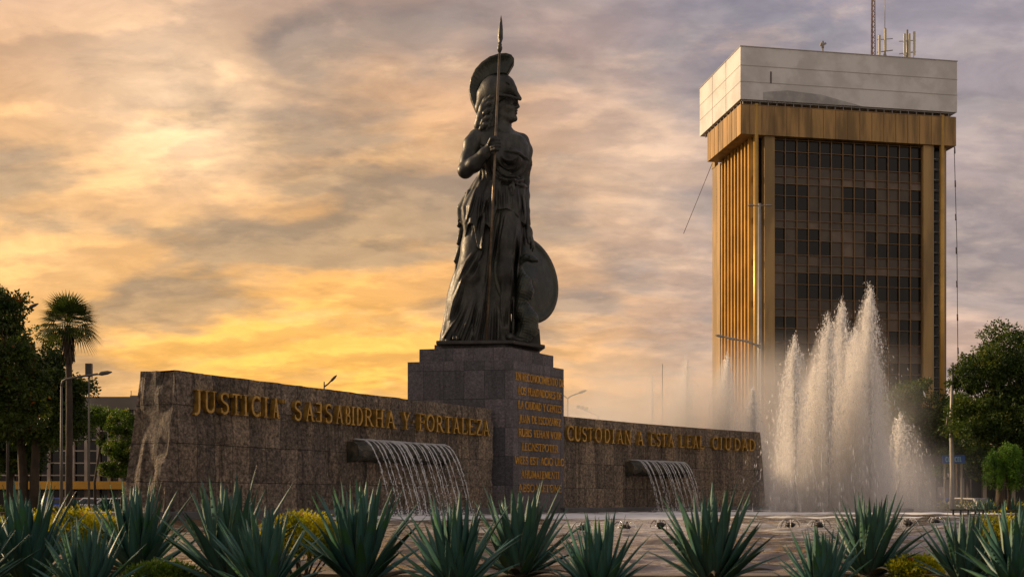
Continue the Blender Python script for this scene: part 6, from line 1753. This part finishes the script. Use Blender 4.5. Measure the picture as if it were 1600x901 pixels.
# ---- agaves
def agave_mat():
    m = bpy.data.materials.new('agave_leaf'); m.use_nodes = True
    t = NT(m.node_tree); b = t.n['Principled BSDF']
    uv = t.new('ShaderNodeTexCoord').outputs['UV']; u, v, _ = t.sep(uv)
    ob = t.new('ShaderNodeTexCoord').outputs['Object']
    n = t.noise(t.mapping(uv, (6, 1.2, 1)), 3.0, 6, 0.6); n2 = t.noise(ob, 6.0, 3, 0.5)
    c = t.mix(t.smooth(n, 0.35, 0.65), (0.030, 0.098, 0.088), (0.070, 0.175, 0.155))
    c = t.mix(t.smooth(n2, 0.50, 0.62, 0, 0.8), c, (0.050, 0.150, 0.045))
    oi = t.new('ShaderNodeObjectInfo').outputs['Random']
    c = t.mix(t.smooth(oi, 0.2, 1.0, 0, 0.55), c, (0.055, 0.115, 0.095))
    c = t.mix(t.smooth(v, 0.35, 0.0, 0, 0.5), c, (0.10, 0.13, 0.075))
    e = t.smooth(t.math('ABSOLUTE', t.sub(t.math('FRACT', u), 0.5)), 0.43, 0.495)
    c = t.mix(t.mul(e, 0.7), c, (0.17, 0.20, 0.11))
    c = t.mix(t.smooth(v, 0.955, 0.985), c, (0.035, 0.02, 0.015))
    old = t.smooth(t.math('FLOOR', u), 900, 1000)
    t.l.new(c, b.inputs['Base Color']); b.inputs['Roughness'].default_value = 0.48; b.inputs['Specular IOR Level'].default_value = 0.35
    bn = t.new('ShaderNodeBump'); bn.inputs['Strength'].default_value = 0.25; bn.inputs['Distance'].default_value = 0.004
    t.l.new(n, bn.inputs['Height']); t.l.new(bn.outputs[0], b.inputs['Normal'])
    return m
M_AG = agave_mat(); M_AGD = material('dry_agave_leaf', (0.10, 0.085, 0.05), 0.8, var=0.5, vscale=8); M_STEM = material('agave_stem', (0.05, 0.04, 0.025), 0.9, bump=1.5, bscale=20)
def agave(name, loc, H, R, seed, n=46, label='', group=None, lean=0.0, wfac=1.0):
    rg = np.random.default_rng(seed); root = empty(name, loc); root.rotation_euler = (0, 0, rg.uniform(0, 6.28)); tag(root, label, 'agave', group)
    V, Fc, UVs, MI = [], [], [], []
    ns = 13
    for i in range(n):
        f = i/(n-1)                               # 0 centre, 1 outermost
        az = i*2.399963+rg.normal(0, 0.12)
        e = math.radians(88-(f**1.3)*71+rg.normal(0, 4.0))
        L = H*(1.0-0.10*(f-0.35)**2*4)*rg.uniform(0.78, 1.06)
        if f > 0.9: L *= 0.85
        if f < 0.08: L *= 0.92
        L = min(L, R/max(0.12, math.cos(e))*1.04)
        wid = (0.056+0.018*rg.random())*H/0.62*wfac
        curve = rg.normal(0.05, 0.10)+0.18*f
        z0 = 0.02+0.13*H*(1-f); b = len(V)
        dry = f > 0.90
        if dry: e -= math.radians(rg.uniform(5, 16)); curve += 0.5; wid *= 0.8
        side = Vector((-math.sin(az), math.cos(az), 0)); p = Vector((0.03*math.cos(az), 0.03*math.sin(az), z0)); ee = e+curve*0.4
        tw = rg.normal(0, 0.25)
        for k in range(ns):
            s = k/(ns-1); d = Vector((math.cos(az)*math.cos(ee), math.sin(az)*math.cos(ee), math.sin(ee)))
            upv = side.cross(d)*-1
            prof = (0.62+0.55*math.sin(min(1.0, s/0.42)*PI/2)*1.0)*(1-max(0.0, (s-0.35)/0.65)**1.55) if s < 0.97 else 0.03
            w = wid*0.5*max(0.012, prof*0.9)
            sd = (side*math.cos(tw*s)+upv*math.sin(tw*s)); nr = sd.cross(d)
            ch = w*0.55*(1-s*0.4); th = 0.16*wid*(1-s)+0.0012
            V += [p-sd*w+nr*ch, p-nr*0.0, p+sd*w+nr*ch, p-nr*th]
            uo = float(i); UVs += [(uo+0.001, s), (uo+0.5, s), (uo+0.999, s), (uo+0.5, s)]
            p = p+d*(L/(ns-1)); ee -= curve/ns*1.3
        for k in range(ns-1):
            a = b+4*k; c = a+4
            Fc += [(a, a+1, c+1, c), (a+1, a+2, c+2, c+1), (a+2, a+3, c+3, c+2), (a+3, a, c, c+3)]; MI += [1 if dry else 0]*4
    Vn = np.array([tuple(v) for v in V])
    fast_mesh('leaves', Vn, np.array(Fc), [M_AG, M_AGD], root, smooth=True, uv=np.array(UVs), mi=MI)
    mb = MB(); mb.lathe([(0.07*H/0.62, -0.03), (0.09*H/0.62, 0.08*H), (0.05*H/0.62, 0.26*H)], n=10); mb.build('stem', M_STEM, root)
    return root
AG = [ # px centre, tip row, half spread px, Y, label
 (42, 762, 112, 6.7, 'large agave at the left edge of the bed'),
 (-45, 800, 90, 6.3, 'agave cut off by the left edge of the picture'),
 (136, 815, 78, 5.8, 'small low agave between the two large ones at the left'),
 (213, 757, 100, 7.6, 'agave in front of the left end of the stone wall'),
 (360, 748, 118, 6.6, 'largest agave, in front of the word JUSTICIA'),
 (415, 800, 88, 6.0, 'lower agave crowding the right side of the largest one'),
 (563, 760, 108, 6.6, 'agave in front of the wide cascade, right of the golden shrub'),
 (712, 780, 92, 6.2, 'agave below the word FORTALEZA'),
 (813, 757, 98, 7.4, 'agave straight below the text on the pedestal'),
 (935, 808, 74, 6.0, 'small agave right of the pedestal agave'),
 (1112, 768, 118, 6.6, 'wide agave below the end of the right wall'),
 (1283, 828, 66, 5.9, 'small agave left of the one in front of the tall jets'),
 (1358, 776, 108, 7.4, 'agave in front of the tall jets'),
 (1508, 803, 84, 6.7, 'agave in front of the slender pole at the right'),
 (1592, 786, 84, 6.1, 'agave cut off by the right edge of the picture'),
]
for k, (px, tip, hs, Y, lab) in enumerate(AG):
    H = CZ+(HZ-tip)*Y/F; R = hs*Y/F
    agave('agave_plant', (px2(px, Y), Y, 0.0), H*0.965, R, 100+k, 56+(k*7)%9, lab, 'agaves planted along the near edge of the pool', wfac=1.0)
Y = 70
for k, (px, Yf, s, lab) in enumerate(((116, 60, 1.35, 'far agave at the foot of the lamp poles, left'), (165, 62, 1.35, 'far agave in front of the white cars, left'), (1545, 64, 1.2, 'far agave beyond the pool at the right'), (1582, 63, 1.2, 'far agave near the right edge beyond the pool'), (1528, 66, 1.1, 'small far agave beside the slender pole'))):
    agave('agave_plant', (px2(px, Yf), Yf, GZ+0.2), s, s*0.75, 200+k, 34, lab, 'agaves beyond the pool')

# ---- golden shrubs
def shrub(px, py_top, py_bot, halfw, Y, seed, label, n=9000, gz=0.0, size=0.022, mat=None):
    rg = np.random.default_rng(seed); x = px2(px, Y); root = empty('golden_shrub', (x, Y, gz)); tag(root, label, 'shrub', 'golden shrubs in the bed')
    ztop = CZ+(HZ-py_top)*Y/F-gz; zb = max(0.0, CZ+(HZ-py_bot)*Y/F-gz); R = halfw*Y/F
    cs = []
    for _ in range(60):
        a = rg.uniform(0, 2*PI); r = rg.random()**0.5*0.85; cs.append((r*R*math.cos(a), r*R*0.6*math.sin(a), (ztop*0.25+ztop*0.62*(1-r*r*0.75)*rg.uniform(0.7, 1.05)), rg.uniform(0.10, 0.2)*ztop+0.03))
    idx = rg.integers(0, len(cs), n); C = np.array(cs)[idx]
    v = rg.normal(0, 1, (n, 3)); v /= np.linalg.norm(v, axis=1)[:, None]
    P = C[:, :3]+v*C[:, 3:4]*rg.uniform(0.3, 1.1, (n, 1))*np.array([1.3, 1.3, 0.9])
    P[:, 2] = np.clip(P[:, 2], 0.01, None)
    V, Fc = leaves(P, v+np.array([0, 0, 0.6]), rg.uniform(0.6, 1.4, n)*size, rg, 0.5, 0.5)
    fast_mesh('foliage', V, Fc, mat or L_GOLD, root)
    mb = MB()
    for k in range(14):
        c = cs[k]; mb.tube([(c[0]*0.2, c[1]*0.2, -0.02), (c[0]*0.7, c[1]*0.7, c[2]*0.5), c[:3]], [0.008, 0.006, 0.003], 5, cap=False)
    mb.build('stems', M_BARK, root)
    return root
shrub(128, 796, 880, 62, 8.3, 1, 'golden shrub between the left agaves', 16000)
shrub(40, 803, 880, 60, 8.6, 2, 'golden shrub behind the agave at the left edge', 9000)
shrub(470, 800, 885, 62, 7.45, 3, 'golden shrub with red tips right of the largest agave', 16000)
shrub(1432, 872, 905, 36, 7.2, 4, 'low golden shrub right of the agave in front of the jets', 9000)
shrub(1562, 800, 890, 30, 7.6, 5, 'narrow golden shrub near the right edge', 6000)
shrub(250, 880, 910, 60, 6.6, 6, 'low green shrub at the foot of the agave by the wall end', 5000, mat=L_BRIGHT)

# low mixed planting on the far side of the pool, nobody could count it
def ground_cover(name, pa, pb, Y, label, seed, h=0.7, n=14000, mat=None):
    rg = np.random.default_rng(seed); xa, xb = px2(pa, Y), px2(pb, Y)
    cx = rg.uniform(xa, xb, 160); cy_ = Y+rg.uniform(-0.8, 0.8, 160); ch = h*rg.uniform(0.4, 1.1, 160)
    i = rg.integers(0, 160, n); u = rg.random(n)
    P = np.stack([cx[i]+rg.normal(0, 0.22, n), cy_[i]+rg.normal(0, 0.2, n), GZ+0.18+ch[i]*u], 1)
    D = rg.normal(0, 0.6, (n, 3))+np.array([0, 0, 0.9])
    V, Fc = leaves(P, D, rg.uniform(0.08, 0.2, n), rg, 0.35, 0.3)
    tag(fast_mesh(name, V, Fc, mat or L_DARK), label, 'planting', kind='stuff')
ground_cover('ground_cover', 1425, 1640, 67, 'low mixed planting beyond the pool at the right', 71, 0.85)
ground_cover('ground_cover', -20, 205, 66, 'low mixed planting beyond the pool at the left', 72, 0.75)
ground_cover('ground_cover', 1430, 1640, 69, 'yellowish low planting beyond the pool at the right', 73, 1.0, 5000, L_GOLD)
